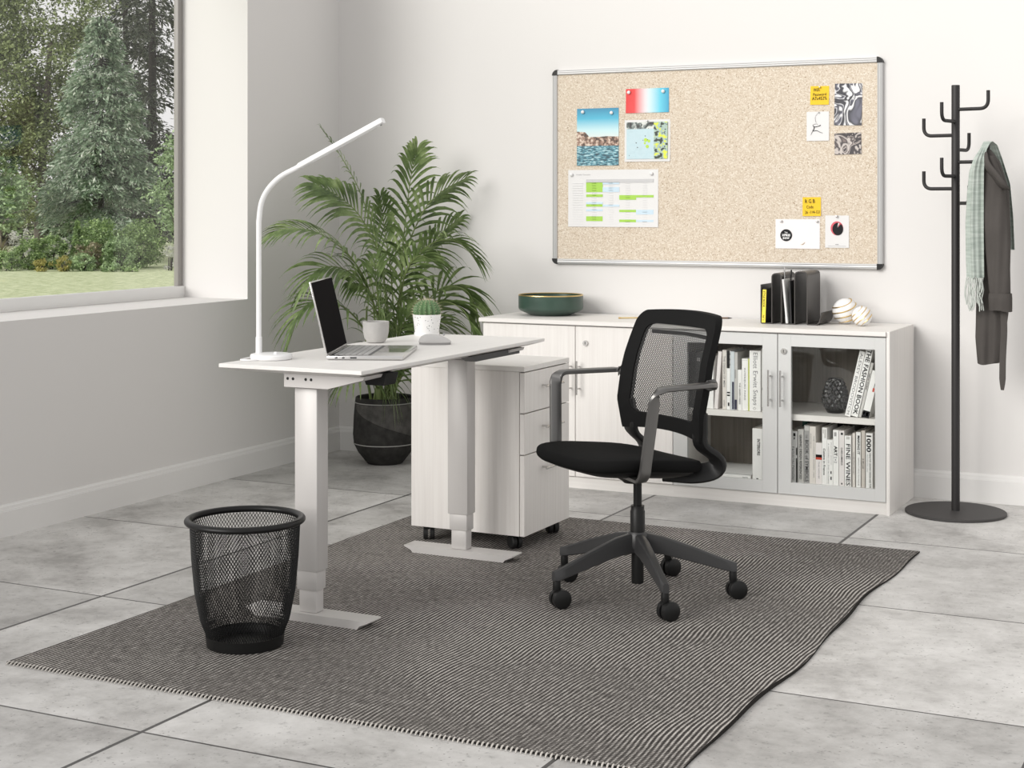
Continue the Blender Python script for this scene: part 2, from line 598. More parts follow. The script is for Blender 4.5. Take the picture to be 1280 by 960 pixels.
def make_rug():
    nx, ny = 110, 130
    vs, fs = [], []
    for j in range(ny + 1):
        for i in range(nx + 1):
            u, v = i / nx, j / ny
            y = RY0 + (RY1 - RY0) * v
            xr = RX1 + 0.010 * math.sin(y * 4.6 + 1.0) + 0.005 * math.sin(y * 11)
            xl = RX0 + 0.010 * math.sin(y * 2.1)
            x = xl + (xr - xl) * u
            vs.append((x, y, rug_z(x, y)))
    for j in range(ny):
        for i in range(nx):
            a = j * (nx + 1) + i
            fs.append((a, a + 1, a + nx + 2, a + nx + 1))
    # skirt down to the floor
    ring = [i for i in range(nx + 1)] + [j * (nx + 1) + nx for j in range(1, ny + 1)] + \
           [ny * (nx + 1) + i for i in range(nx - 1, -1, -1)] + [j * (nx + 1) for j in range(ny - 1, 0, -1)]
    base = len(vs)
    for r in ring:
        vs.append((vs[r][0], vs[r][1], 0.001))
    m = len(ring)
    ro = MB().add(vs[:base], fs).build('rug', rug_material(), smooth=50)
    sv = [vs[r] for r in ring] + vs[base:]
    MB().add(sv, [(i, (i + 1) % m, m + (i + 1) % m, m + i) for i in range(m)]).build('edge_binding', mat('dark_edge_yarn', (.03, .028, .026), .95, spec=.1), ro)
    return ro
rug = tag(make_rug(), 'dark grey and cream striped woven rug under the desk and office chair', 'rug')
fr = MB()
k = 0
x = RX0 + 0.012
while x < RX1 - 0.01:
    fr.tube([(x, RY0 + 0.004, 0.0065), (x + 0.001, RY0 - 0.005, 0.005), (x + 0.003, RY0 - 0.013, 0.003)], [0.0026, 0.0024, 0.0014], n=5)
    x += 0.0125
tassels = fr.build('fringe', mat('cream_yarn', (0.62, 0.59, 0.55), 0.95, spec=0.1), rug)
tassels['kind'] = 'stuff'

# ------------------------------------------------------------------ sideboard: two cabinets, one top
YF = 6.301
def cyl_y(mb, x, z, r, y0, y1, n=20):
    return mb.tube([(x, y0, z), (x, y1, z)], r, n=n)

def bar_handle(parent, x, z0, z1, label=None):
    h = MB()
    h.tube([(x, YF - 0.030, z0), (x, YF - 0.030, z1)], 0.0042, n=12)
    for z in (z0 + 0.026, z1 - 0.026):
        h.tube([(x, YF - 0.030, z), (x, YF + 0.001, z)], 0.0036, n=10)
    return h.build('handle', CHROME, parent)

def lock(parent, x, z):
    q = MB()
    q.lathe([(0.0, -0.0015), (0.0115, -0.0015), (0.0125, 0.0), (0.0125, 0.006)], n=24)
    vs = [(x + a, YF - 0.006 + c, z + b) for a, b, c in q.v]
    l = MB().add(vs, q.f).build('lock', CHROME, parent)
    MB().box(x - 0.0012, x + 0.0012, YF - 0.0085, YF - 0.007, z - 0.006, z + 0.006).build('keyhole', INK, l)
    return l

X0, XM, X1 = -3.257, -2.347, -1.438
left = thing('storage_cabinet', 'white ash storage cabinet with two solid doors, left half of the sideboard', 'cabinet', (-2.80, 6.53, 0))
b = MB()
for xa, xb in ((X0, X0 + 0.018), (XM - 0.018, XM)):
    b.box(xa, xb, YF + 0.02, 6.752, 0.05, 0.716)
b.box(X0 + 0.018, XM - 0.018, YF + 0.02, 6.752, 0.05, 0.07)
b.box(X0 + 0.018, XM - 0.018, YF + 0.02, 6.752, 0.698, 0.716)
b.box(X0 + 0.018, XM - 0.018, 6.74, 6.752, 0.07, 0.698)
b.build('body', LAM, left)
MB().box(X0 + 0.004, XM, YF + 0.012, 6.752, 0.0, 0.05).build('plinth', LAMX, left)
for xa, xb, hx, lk in ((X0, -2.8035, -2.823, None), (-2.8005, XM - 0.0015, -2.782, -2.752)):
    d = MB().box(xa, xb, YF, YF + 0.018, 0.053, 0.713, 0.0012, 1).build('door', LAM, left)
    bar_handle(d, hx, 0.415, 0.563)
    if lk: lock(d, lk, 0.641)

right = thing('bookcase_cabinet', 'white ash bookcase cabinet with two grey framed glass doors, right half of the sideboard', 'cabinet', (-1.89, 6.53, 0))
b = MB()
for xa, xb in ((XM, XM + 0.018), (X1 - 0.018, X1 - 0.001)):
    b.box(xa, xb, YF + 0.02, 6.752, 0.05, 0.716)
b.box(XM + 0.018, X1 - 0.018, YF + 0.02, 6.752, 0.05, 0.092)
b.box(XM + 0.018, X1 - 0.018, YF + 0.02, 6.752, 0.698, 0.716)
b.build('body', LAM, right)
MB().box(XM + 0.018, X1 - 0.018, 6.74, 6.752, 0.092, 0.698).build('back_panel', INNER, right)
MB().box(XM + 0.0185, X1 - 0.0185, YF + 0.03, 6.739, 0.355, 0.380, 0.0008, 1).build('shelf', LAMX, right)
MB().box(XM, X1 - 0.001, YF + 0.012, 6.752, 0.0, 0.05).build('plinth', LAMX, right)
MB().box(X1, X1 + 0.014, YF - 0.002, 6.754, 0.0, 0.738, 0.001, 1).build('end_panel', LAM, right)
for xa, xb, oa, ob, hx, lk in ((XM + 0.0015, -1.8885, -2.282, -1.952, -1.918, None), (-1.8855, X1 - 0.002, -1.830, -1.484, -1.867, -1.860)):
    f = MB()
    zb, zt, ob_, ot = 0.053, 0.713, 0.102, 0.663
    f.box(xa, oa, YF, YF + 0.019, zb, zt, 0.001, 1)
    f.box(ob, xb, YF, YF + 0.019, zb, zt, 0.001, 1)
    f.box(oa - .001, ob + .001, YF, YF + 0.019, zb, ob_, 0.001, 1)
    f.box(oa - .001, ob + .001, YF, YF + 0.019, ot, zt, 0.001, 1)
    d = f.build('door', DOORSIL, right)
    MB().box(oa - 0.002, ob + 0.002, YF + 0.008, YF + 0.012, ob_ - 0.002, ot + 0.002).build('glass_pane', CABGLASS, d)
    bar_handle(d, hx, 0.415, 0.565)
    if lk: lock(d, lk, 0.643)

wt_ = MB()
wt_.prism([(YF - 0.012, 0.7205), (YF - 0.010, 0.718), (6.756, 0.718), (6.756, 0.737), (YF - 0.006, 0.737), (YF - 0.012, 0.7345)], 'x', X0 - 0.017, X1 - 0.0005)
tag(wt_.build('worktop', LAMX, smooth=0), 'long pale ash worktop running across both sideboard cabinets', 'countertop')

# ------------------------------------------------------------------ books
def book(x0, x1, z0, z1, cover, titles=(), label='', group=None, y=6.352, depth=0.17, tilt=0.0, pages=True, blocks=(), cat='book'):
    """upright book, spine towards the room. titles: (text, u0, u1, v0, v1, material, bold): u across the spine, v down from its top (0..1).
    blocks: (u0, u1, v0, v1, material) printed patches"""
    w, h = x1 - x0, z1 - z0
    piv = Vector((x1 if tilt >= 0 else x0, 0, z0))
    root = MB()
    t = 0.0022
    root.box(x0, x0 + t, y + .002, y + depth, z0, z1)
    root.box(x1 - t, x1, y + .002, y + depth, z0, z1)
    root.box(x0, x1, y, y + t + .0015, z0, z1, 0.0008, 1)
    o = root.build('book', cover)
    if pages:
        MB().box(x0 + t, x1 - t, y + 0.004, y + depth - 0.004, z0 + 0.002, z1 - 0.003).build('pages', PAGES, o)
    for bl in blocks:
        u0, u1, v0, v1, m = bl
        MB().box(x0 + u0 * w, x0 + u1 * w, y - 0.0004, y + 0.001, z1 - v1 * h, z1 - v0 * h).build('printed_patch', m, o)
    for tt in titles:
        txt, u0, u1, v0, v1, m, bold = tt[:7]
        if len(tt) > 7 and tt[7] == 'h':      # horizontal lettering
            put_text(txt, (x0 + u0 * w, y, z1 - v1 * h), (1, 0, 0), (0, 0, 1), (u1 - u0) * w, (v1 - v0) * h, m, o, 'title', bold, 0.0008)
        else:
            put_text(txt, (x0 + u0 * w, y, z1 - v0 * h), (0, 0, -1), (1, 0, 0), (v1 - v0) * h, (u1 - u0) * w, m, o, 'title', bold, 0.0008)
    if tilt:
        M = Matrix.Translation(piv) @ Matrix.Rotation(tilt, 4, 'Y') @ Matrix.Translation(-piv)
        o.rotation_euler = (0, tilt, 0)
        o.location = M @ o.location
    tag(o, label, cat, group)
    return o

def cov(name, c): return mat('cover_' + name, c, 0.5, spec=0.4)
C_W = cov('white', (0.88, 0.875, 0.86)); C_C = cov('cream', (0.74, 0.70, 0.655)); C_G = cov('light_grey', (0.55, 0.54, 0.52))
C_M = cov('mid_grey', (0.36, 0.355, 0.35)); C_K = cov('black', (0.02, 0.02, 0.021)); C_B = cov('dark_blue', (0.035, 0.035, 0.07))
C_GR = cov('dark_green', (0.02, 0.16, 0.12)); C_R = cov('red', (0.55, 0.06, 0.03)); C_BG = cov('beige', (0.60, 0.555, 0.51))
C_LB = cov('pale_blue', (0.62, 0.67, 0.70)); C_P = cov('pink_white', (0.80, 0.76, 0.75)); C_Y = cov('lime', (0.66, 0.72, 0.16))
GL, GU = 'books standing on the lower shelf behind the right glass door', 'books on the upper shelf behind the left glass door'
ZL, ZU = 0.0925, 0.3805
low = [
 (-1.850, -1.819, .308, C_W, [('FASHION DESIGN', .22, .62, .30, .93, GREYINK, 0)], [(.08, .28, .05, .16, INK), (.5, .78, .04, .10, INK), (.55, .7, .12, .16, INK), (.86, 1., .32, .46, INK), (.86, 1., .52, .98, INK)],
  'white fashion design book with black marks, leftmost on the lower shelf'),
 (-1.816, -1.791, .317, C_G, [('GRAPHIC DESIGN REFERENCED', .3, .72, .10, .92, INK, .02)], [],
  'light grey graphic design book with bold black capitals along its spine'),
 (-1.789, -1.766, .335, C_M, [('THE', .25, .6, .16, .22, INK, 0), ('BOOK of SYMBOLS', .2, .8, .25, .96, INK, .01)], [(.1, .9, .02, .09, C_G)],
  'darkest grey spine on the lower shelf, lettered book of symbols in black'),
 (-1.766, -1.7405, .332, C_C, [('ARCHITECTURE NOW', .1, .3, .12, .38, GREYINK, 0), ('THE COMPLETE WORKS 1960', .62, .8, .16, .88, GREYINK, 0)], [],
  'tall cream book with two columns of tiny grey lettering, lower shelf'),
 (-1.740, -1.7145, .266, C_P, [('THE HOUSE', .4, .62, .44, .85, GREYINK, 0)], [(.0, 1., .28, .345, INK), (.0, 1., .345, .40, C_R), (.2, .8, .30, .33, C_R)],
  'short pinkish white book with a black and red label on its spine'),
 (-1.714, -1.6935, .330, C_W, [('Cuisine in France', .25, .68, .36, .82, INK, .015)], [(.15, .35, .03, .1, C_G), (.5, .8, .03, .18, C_G)],
  'white french cookery book with bold black title, right of the short labelled book'),
 (-1.693, -1.669, .282, C_W, [('A HISTORY OF THE MODERN', .15, .36, .08, .95, GREYINK, 0), ('PHOTO BOOK', .6, .85, .06, .55, PALEINK, 0)], [(.6, .8, .68, .74, INK), (.6, .8, .80, .87, INK)],
  'short white book with faint grey text, left of the art book'),
 (-1.668, -1.6445, .323, C_W, [('ART', .2, .75, .28, .46, INK, .03), ('[x]', .2, .7, .48, .58, GREYINK, 0)], [(.2, .6, .04, .11, C_M)],
  'white art book whose bold black three letter title reads down the spine'),
 (-1.643, -1.6215, .322, C_P, [('GUIDE LUMINEUX', .35, .72, .30, .62, INK, .01)], [(.35, .75, .035, .075, INK), (.4, .65, .93, .96, INK)],
  'white book with a black dot at its head, between the art and wine books'),
 (-1.620, -1.593, .303, C_W, [('FINE WINES', .22, .86, .16, .97, INK, .012)], [(.25, .75, .02, .07, C_G)],
  'white fine wines book with wide spaced black capitals on its spine'),
 (-1.588, -1.577, .315, C_C, [('YOU ARE WHAT YOU EAT', .2, .8, .34, .75, GREYINK, 0)], [],
  'thinnest cream book on the lower shelf, just right of the wine book'),
 (-1.573, -1.554, .320, C_W, [('MAKING IT', .3, .82, .06, .40, INK, .03), ('MANUFACTURING TECHNIQUES', .4, .7, .45, .96, GREYINK, 0)], [],
  'white making it book with heavy black title near its head'),
 (-1.551, -1.536, .328, C_BG, [('X DE LUX', .25, .7, .48, .66, INK, .01)], [],
  'beige spined book, second from the right on the lower shelf'),
 (-1.533, -1.505, .319, C_W, [('1000', .1, .78, .04, .34, INK, .03), ('IDEAS FOR GRAPHIC DESIGN AND TYPE', .5, .75, .36, .98, INK, .01), ('PACKAGE AND LOGO', .15, .3, .38, .7, GREYINK, 0)], [],
  'white book with a huge number one thousand, rightmost on the lower shelf'),
]
for x0, x1, zt, c, tt, bl, lab in low:
    book(x0, x1, ZL, zt, c, tt, lab, GL, blocks=bl)
book(-1.738, -1.715, ZL, .332, C_K, [], 'tall black book showing above the short book with the red label', GL, y=6.53)
book(-1.847, -1.824, ZL, .345, C_GR, [], 'dark green book just showing above the fashion design book', GL, y=6.53)

up = [
 (-2.292, -2.271, .616, C_K, [], [], 'black book seen through the chair mesh, leftmost on the upper shelf'),
 (-2.267, -2.230, .617, C_K, [], [(.3, .7, .1, .16, C_M)], 'thick black book seen through the chair mesh, upper shelf'),
 (-2.213, -2.183, .602, C_W, [('ATLAS', .15, .8, .06, .40, INK, .01)], [], 'white atlas with black capitals seen through the chair mesh'),
 (-2.143, -2.125, .632, C_C, [('THE DESIGN OF MEN', .25, .75, .10, .62, GREYINK, .01), ('AUTHOR', .3, .6, .84, .95, GREYINK, 0)], [],
  'cream book lettered the design of men, beside the leaning book'),
 (-2.124, -2.108, .630, C_W, [], [(.05, .85, .0, .30, INK), (.1, .9, .70, .725, INK), (.1, .9, .745, .77, INK), (.35, .75, .88, .94, INK)],
  'white spine with a black scalloped block at its head and two black bars'),
 (-2.107, -2.090, .627, C_LB, [], [(.4, .9, .52, .99, C_B)], 'pale blue book with a dark blue lower spine'),
 (-2.089, -2.076, .624, C_G, [], [(.1, .5, .30, .45, C_M), (.0, .8, .82, .99, C_B)], 'narrow grey book between the pale blue book and the short white one'),
 (-2.075, -2.058, .551, C_W, [('THE GREEN DRESS', .35, .7, .32, .85, INK, .01)], [], 'shortest white book on the upper shelf, black title reading down'),
 (-2.057, -2.030, .599, C_W, [('INTERIEURS PARIS', .35, .62, .18, .80, GREYINK, 0)], [(.1, .9, .03, .035, C_G)], 'white book with spaced grey serif lettering, left of the lime edge'),
 (-2.029, -2.0245, .599, C_Y, [], [], 'thin lime green booklet between two white books'),
 (-2.024, -1.975, .634, C_W, [('Elliott Erwitt Snaps', .22, .74, .03, .90, GREYINK, 0), ('◇', .3, .62, .93, .98, GREYINK, 0)], [],
  'widest white book on the upper shelf with large thin grey title'),
 (-1.972, -1.957, .645, C_G, [], [(.2, .9, .62, .66, INK), (.2, .9, .93, .99, INK), (.3, .8, .05, .5, C_W)], 'grey book half hidden by the door stile, right end of the upper shelf'),
]
for x0, x1, zt, c, tt, bl, lab in up:
    book(x0, x1, ZU, zt, c, tt, lab, GU, blocks=bl)
# scallops of the black block are round bumps along its right side
bk = [o for o in COL.objects if o.get('label', '').startswith('white spine with a black scalloped')][0]
sc_ = MB()
for i in range(3):
    q = MB(); q.lathe([(0.0, 0), (0.0055, 0), (0.0055, .0016)], n=16)
    sc_.add([(-2.1140 + a, 6.3512 + c, .615 - i * 0.022 + b_) for a, b_, c in q.v], q.f)
sc_.build('scallop_print', INK, bk)
book(-2.1805, -2.164, ZU, .625, C_P, [], 'pinkish white book leaning to the right against the upper shelf row', GU, tilt=R(4.5))

GT = 'books leaning beside the black vase'
book(-1.620, -1.597, ZU, .655, C_W, [('ALEXEY BRODOVITCH', .25, .75, .03, .97, GREYINK, 0)], 'leaning white book nearest the black vase, thin grey capitals', GT, tilt=R(13))
book(-1.5945, -1.5665, ZU, .668, C_W, [('THE FASHION BOOK', .2, .85, .02, .97, INK, .02)], 'leaning white fashion book with heavy black serif style capitals', GT, tilt=R(13.0))
book(-1.5635, -1.5525, ZU, .610, C_G, [('NEW YORK', .2, .8, .2, .5, INK, .01)], 'thin grey leaning book behind the red dotted one', GT, tilt=R(13))
book(-1.549, -1.520, ZU, .575, C_W, [], 'leaning white book with a red dot and black spotted foot', GT, tilt=R(13), y=6.347,
     blocks=[(.0, 1., .86, 1., INK), (.1, .3, .89, .95, C_W), (.5, .8, .89, .97, C_W), (.62, .9, .36, .44, C_R), (.72, .8, .26, .36, INK)])
book(-2.011, -1.968, ZL, .308, C_W, [('INTERIORS', .48, .78, .2, .52, INK, .02)], 'white interiors book standing at the right of the lower left shelf', 'books on the lower shelf behind the left glass door', blocks=[(.4, .6, .965, .985, INK)])

def flat_book():
    o = MB().box(-2.262, -2.016, 6.345, 6.60, ZL, ZL + .0022).box(-2.262, -2.016, 6.345, 6.60, ZL + .0178, ZL + .02) \
        .box(-2.262, -2.016, 6.345, 6.349, ZL, ZL + .02, .0008, 1).build('book', C_W)
    tag(o, 'white book lying flat on the lower shelf, black title across its spine', 'book', 'books on the lower shelf behind the left glass door')
    MB().box(-2.260, -2.018, 6.349, 6.597, ZL + .0022, ZL + .0178).build('pages', PAGES, o)
    put_text('LOST FISH', (-2.252, 6.345, ZL + .004), (1, 0, 0), (0, 0, 1), 0.085, 0.012, INK, o, 'title', .03, .0008)
    put_text('PHOTOS', (-2.052, 6.345, ZL + .005), (1, 0, 0), (0, 0, 1), 0.024, 0.005, GREYINK, o, 'title', .02, .0008)
flat_book()

# black faceted vase
vz = MB()
def dimple(a, r, z):
    if r < 0.012: return r
    row = z / 0.0165
    k = math.cos(a * 14 + (PI if int(math.floor(row)) % 2 else 0)) * math.sin(PI * (row % 1.0)) ** 1
    amp = 0.0045 if 0.012 < z < 0.138 else 0.0
    return r + amp * k
prof = [(0.001, 0)]
for i in range(73):
    z = 0.142 * i / 72
    r = float(np.interp(z, [0, .006, .05, .07, .10, .142], [.034, .038, .0545, .053, .045, .029]))
    prof.append((r, z))
prof += [(0.026, 0.142), (0.030, 0.12), (0.001, 0.11)]
vz.lathe(prof, (-1.686, 6.46, ZU), n=112, close=False, fn=dimple)
tag(vz.build('vase', mat('black_glazed_ceramic', (0.006, 0.006, 0.006), 0.14), smooth=60),
    'black glazed vase with diamond dimples behind the right glass door', 'vase')

# ------------------------------------------------------------------ on the worktop
ZT = 0.737
bowl = MB()
BC = (-3.052, 6.585, ZT)
bowl.lathe([(0.001, 0.0), (0.093, 0.0), (0.100, 0.004), (0.140, 0.021), (0.148, 0.028), (0.150, 0.036), (0.150, 0.0915), (0.1465, 0.0915), (0.144, 0.04), (0.13, 0.024), (0.001, 0.016)], BC, n=72, close=False)
GREENG = mat('dark_green_glaze', (0.040, 0.074, 0.057), 0.3, var=(9, .25))
bowl = tag(bowl.build('bowl', GREENG), 'round dark green glazed bowl with a gold rim on the sideboard', 'bowl')
MB().lathe([(0.1502, 0.0905), (0.1505, 0.0935), (0.1495, 0.0955), (0.147, 0.0955), (0.1455, 0.0935), (0.146, 0.0905)], BC, n=72, close=False).build('rim', GOLD, bowl)

def pencil(p0, p1, m, tip, label):
    p0, p1 = Vector(p0), Vector(p1)
    d = (p1 - p0).normalized()
    o = MB().tube([p0, p1], 0.0036, n=6).build('pencil', m, smooth=0)
    MB().tube([p1, p1 + d * 0.014, p1 + d * 0.019], [0.0036, 0.0014, 0.0002], n=6).build('tip', tip, o)
    MB().tube([p0 - d * 0.010, p0], 0.0037, n=10).build('ferrule', GOLD, o)
    return tag(o, label, 'pencil')
pencil((-2.668, 6.50, ZT + .0037), (-2.52, 6.60, ZT + .0037), mat('gold_lacquer', (0.66, 0.52, 0.28), .4), mat('pale_wood', (.62, .47, .32), .6),
       'gold lacquered pencil lying on the worktop, left of the chair back')
pencil((-2.405, 6.66, ZT + .0037), (-2.235, 6.705, ZT + .0037), mat('brown_lacquer', (0.16, 0.10, 0.07), .4), INK,
       'dark brown pencil whose tip shows right of the chair back')

# desk organiser: one bent sheet in three loops, with an up-curved foot
ORG = mat('dark_grey_sheet_metal', (0.055, 0.050, 0.047), 0.36, metal=0.35)
def organiser():
    t = thing('magazine_rack', 'dark grey bent metal magazine rack with rounded loops on the sideboard', 'magazine rack', (-1.89, 6.56, ZT))
    y0, y1 = 6.50, 6.70
    def sheet(pts, name, parent):
        th = 0.004
        P = [Vector((p[0], 0, p[1])) for p in pts]
        L, Rr = [], []
        for i in range(len(P)):
            d = (P[min(i + 1, len(P) - 1)] - P[max(i - 1, 0)]).normalized()
            n = Vector((-d.z, 0, d.x)) * th / 2
            L.append((P[i].x + n.x, P[i].z + n.z)); Rr.append((P[i].x - n.x, P[i].z - n.z))
        m = MB(); vs = []; n = len(P)
        for yy in (y0, y1):
            vs += [(a, yy, c) for a, c in L] + [(a, yy, c) for a, c in Rr]
        f = []
        for i in range(n - 1):
            f += [(i, i + 1, 2 * n + i + 1, 2 * n + i), (n + i + 1, n + i, 3 * n + i, 3 * n + i + 1),
                  (i, n + i, n + i + 1, i + 1), (2 * n + i, 2 * n + i + 1, 3 * n + i + 1, 3 * n + i)]
        f += [(0, 2 * n, 3 * n, n), (n - 1, 2 * n - 1, 4 * n - 1, 3 * n - 1)]
        return m.add(vs, f).build(name, ORG, parent)
    zf = ZT + 0.0025
    def loop(xa, xb, zt, r=0.018):
        return [tuple((p.x, p.z)) for p in fillet([(xa, 0, zf), (xa, 0, zt), (xb, 0, zt), (xb, 0, zf)], r, 6)]
    sheet([(p.x, p.z) for p in fillet([(-2.020, 0, .905), (-2.020, 0, zf), (-1.975, 0, zf)], .006, 6)], 'low_divider', t)
    sheet(loop(-1.972, -1.930, .953), 'loop', t)
    sheet(loop(-1.872, -1.818, .962), 'loop', t)
    sheet([(p.x, p.z) for p in fillet([(-1.930, 0, zf), (-1.872, 0, zf)], .01, 6)], 'base_plate', t)
    sheet([(p.x, p.z) for p in fillet([(-1.818, 0, zf), (-1.768, 0, zf), (-1.756, 0, .792)], .02, 6)], 'foot', t)
organiser()
nb = book(-2.0135, -1.9985, ZT + .0055, .888, C_K, [], 'black notebook with yellow spine standing in the magazine rack', y=6.492, depth=.15, tilt=R(2.0), cat='notebook')
bw = Vector((-2.006, 6.492, .81))
yp = MB().box(-2.0140, -1.9980, 6.4908, 6.4935, ZT + .006, .884).build('spine_print', YELLOW, nb)
put_text('STYLE BOOK', (-2.0105, 6.4908, .878), (0, 0, -1), (1, 0, 0), .07, .008, INK, nb, 'title', .01, .0008)
put_text('N°1', (-2.0105, 6.4908, .775), (0, 0, -1), (1, 0, 0), .022, .008, INK, nb, 'title', .01, .0008)
def magazine(x0, z1, th, tilt, label, m):
    o = MB().box(x0, x0 + th, 6.497, 6.68, ZT + .005, z1, .0012, 1).build('magazine', m)
    if m is not C_K: MB().box(x0 + .0008, x0 + th - .0008, 6.4955, 6.499, ZT + .006, z1 - .001).build('page_edges', PAPER, o)
    o.rotation_euler = (0, tilt, 0)
    o.location.x += math.sin(tilt) * 0.0
    return tag(o, label, 'magazine')
magazine(-1.909, .930, .009, R(-5.5), 'white edged magazine leaning in the middle slot of the rack', C_W)
magazine(-1.890, .925, .006, R(-2.0), 'thin black magazine beside the white edged one in the rack', C_K)
def pen(x, y, z1, lean, m, label):
    p0 = Vector((x, y, ZT + .0052)); p1 = Vector((x + lean, y, z1))
    o = MB().tube([p0, p0.lerp(p1, .97), p1], [0.0034, .0036, .0026], n=10).build('pen', m)
    d = p1 - p0
    a, b = p0.lerp(p1, .78) + Vector((0, -.005, 0)), p0.lerp(p1, .96) + Vector((0, -.005, 0))
    MB().tube([a, b, p0.lerp(p1, .965)], .0011, n=6).build('clip', CHROME, o)
    return tag(o, label, 'pen')
pen(-1.921, 6.53, .978, -.004, CHROME, 'steel pen upright in the rack, tallest of the three pens')
pen(-1.9195, 6.56, .968, .016, BLACK, 'black pen standing behind the steel pen in the rack')
pen(-1.8815, 6.60, .965, .004, CHROME, 'steel pen leaning at the right of the middle slot in the rack')

def ball(c, r, label, axis, name='decorative_ball'):
    o = MB().sphere(c, r, 32, 20).build(name, mat('white_porcelain', (0.84, 0.835, 0.83), .3))
    Mr = Vector((0, 0, 1)).rotation_difference(Vector(axis)).to_matrix()
    for h in (-.62, -.2, .22, .62):
        rr = r * math.sqrt(1 - h * h)
        pts = [Vector(c) + Mr @ Vector((rr * math.cos(2 * PI * k / 40), rr * math.sin(2 * PI * k / 40), h * r + .06 * r * math.sin(4 * PI * k / 40))) for k in range(41)]
        MB().tube(pts, r * .05, n=6).build('gold_line', GOLD, o)
    return tag(o, label, 'ornament', 'gold lined white balls on the sideboard')
ball((-1.690, 6.640, ZT + .055), .055, 'larger white ball with slanting gold lines, behind the small ball', (-.35, -.25, .9))
ball((-1.600, 6.560, ZT + .0415), .0415, 'smaller white ball with gold lines at the right end of the sideboard', (-.75, -.15, .65))

# ------------------------------------------------------------------ pin board
def pinboard():
    t = thing('pin_board', 'large cork pin board with aluminium frame on the back wall', 'pin board', (-2.339, YB, .966))
    x0, x1, z0, z1 = -3.122, -1.556, .966, 1.885
    m, tt, p, out = nt('cork')
    tc = N(tt, 'ShaderNodeTexCoord')
    n1 = N(tt, 'ShaderNodeTexVoronoi', Scale=250.0); tt.links.new(tc.outputs['Object'], n1.inputs['Vector'])
    sepc = N(tt, 'ShaderNodeSeparateColor'); tt.links.new(n1.outputs['Color'], sepc.inputs[0])
    r1 = ramp(tt, [(0.0, (0.38, 0.29, 0.205)), (0.05, (0.56, 0.465, 0.36)), (0.45, (0.635, 0.55, 0.445)), (0.80, (0.69, 0.61, 0.51)), (0.96, (0.76, 0.70, 0.61))])
    tt.links.new(sepc.outputs[0], r1.inputs['Fac'])
    tt.links.new(r1.outputs[0], p.inputs['Base Color'])
    p.inputs['Roughness'].default_value = 0.9; p.inputs['Specular IOR Level'].default_value = 0.15
    bp = N(tt, 'ShaderNodeBump', Strength=0.3); bp.inputs['Distance'].default_value = .002
    tt.links.new(sepc.outputs[1], bp.inputs['Height']); tt.links.new(bp.outputs[0], p.inputs['Normal'])
    MB().box(x0 + .01, x1 - .01, YB - .014, YB, z0 + .01, z1 - .01).build('cork_sheet', m, t)
    w = .026
    prof = [(0, 0), (.002, -.020), (.006, -.022), (.008, -.0205), (.012, -.022), (.016, -.0205), (.020, -.022), (.024, -.020), (w, -.0145), (w, 0)]
    hor = lambda zz, s: [(YB + b, zz + s * a) for a, b in prof]
    f = MB()
    f.prism(hor(z1, -1), 'x', x0 + w, x1 - w)
    f.build('frame_rail', ALU, t)
    MB().prism(hor(z0, 1), 'x', x0 + w, x1 - w).build('frame_rail', ALU, t)
    MB().prism([(x0 + a, YB + b) for a, b in prof], 'z', z0 + w, z1 - w).build('frame_rail', ALU, t)
    MB().prism([(x1 - a, YB + b) for a, b in prof], 'z', z0 + w, z1 - w).build('frame_rail', ALU, t)
    for cx, sx in ((x0, 1), (x1, -1)):
        for cz, sz in ((z0, 1), (z1, -1)):
            e = .0005
            poly = [(cx + sx * w, cz + sz * -e), (cx + sx * w, cz + sz * w), (cx - sx * e, cz + sz * w)]
            for k in range(9):
                a = k / 8 * PI / 2
                poly.append((cx + sx * (w - (w + e) * math.cos(a)), cz + sz * (w - (w + e) * math.sin(a))))
            MB().prism(poly[:3] + poly[3:], 'y', YB - .0235, YB).build('corner_cap', BLACK, t)
pinboard()

YC = YB - .014
def sheet_of(name, x0, x1, z0, z1, m, label, cat, tilt=0, lift=0.0, curl=0.002, group=None):
    """a thin sheet with a slightly lifted lower edge"""
    n = 8
    vs, fs = [], []
    yb = YC - .0008 - lift
    for k, dy in enumerate((0.0, -.0005)):
        for j in range(n + 1):
            v = j / n
            for x in (x0, x1):
                vs.append((x, yb + dy - curl * (1 - v) ** 2, z0 + (z1 - z0) * v))
    h = 2 * (n + 1)
    for j in range(n):
        a = 2 * j
        fs.append((a, a + 1, a + 3, a + 2)); fs.append((h + a, h + a + 2, h + a + 3, h + a + 1))
        fs.append((a, a + 2, h + a + 2, h + a)); fs.append((a + 1, h + a + 1, h + a + 3, a + 3))
    fs += [(0, h, h + 1, 1), (h - 2, h - 1, 2 * h - 1, 2 * h - 2)]
    o = MB().add(vs, fs).build(name, m, smooth=30)
    if tilt: o.rotation_euler = (0, tilt, 0)
    return tag(o, label, cat, group)

def gen_image(name, fn):
    m, t, p, out = nt(name)
    tc = N(t, 'ShaderNodeTexCoord')
    sep = N(t, 'ShaderNodeSeparateXYZ'); t.links.new(tc.outputs['Generated'], sep.inputs[0])
    c = fn(t, tc, sep)
    t.links.new(c, p.inputs['Base Color'])
    p.inputs['Roughness'].default_value = .45
    return m

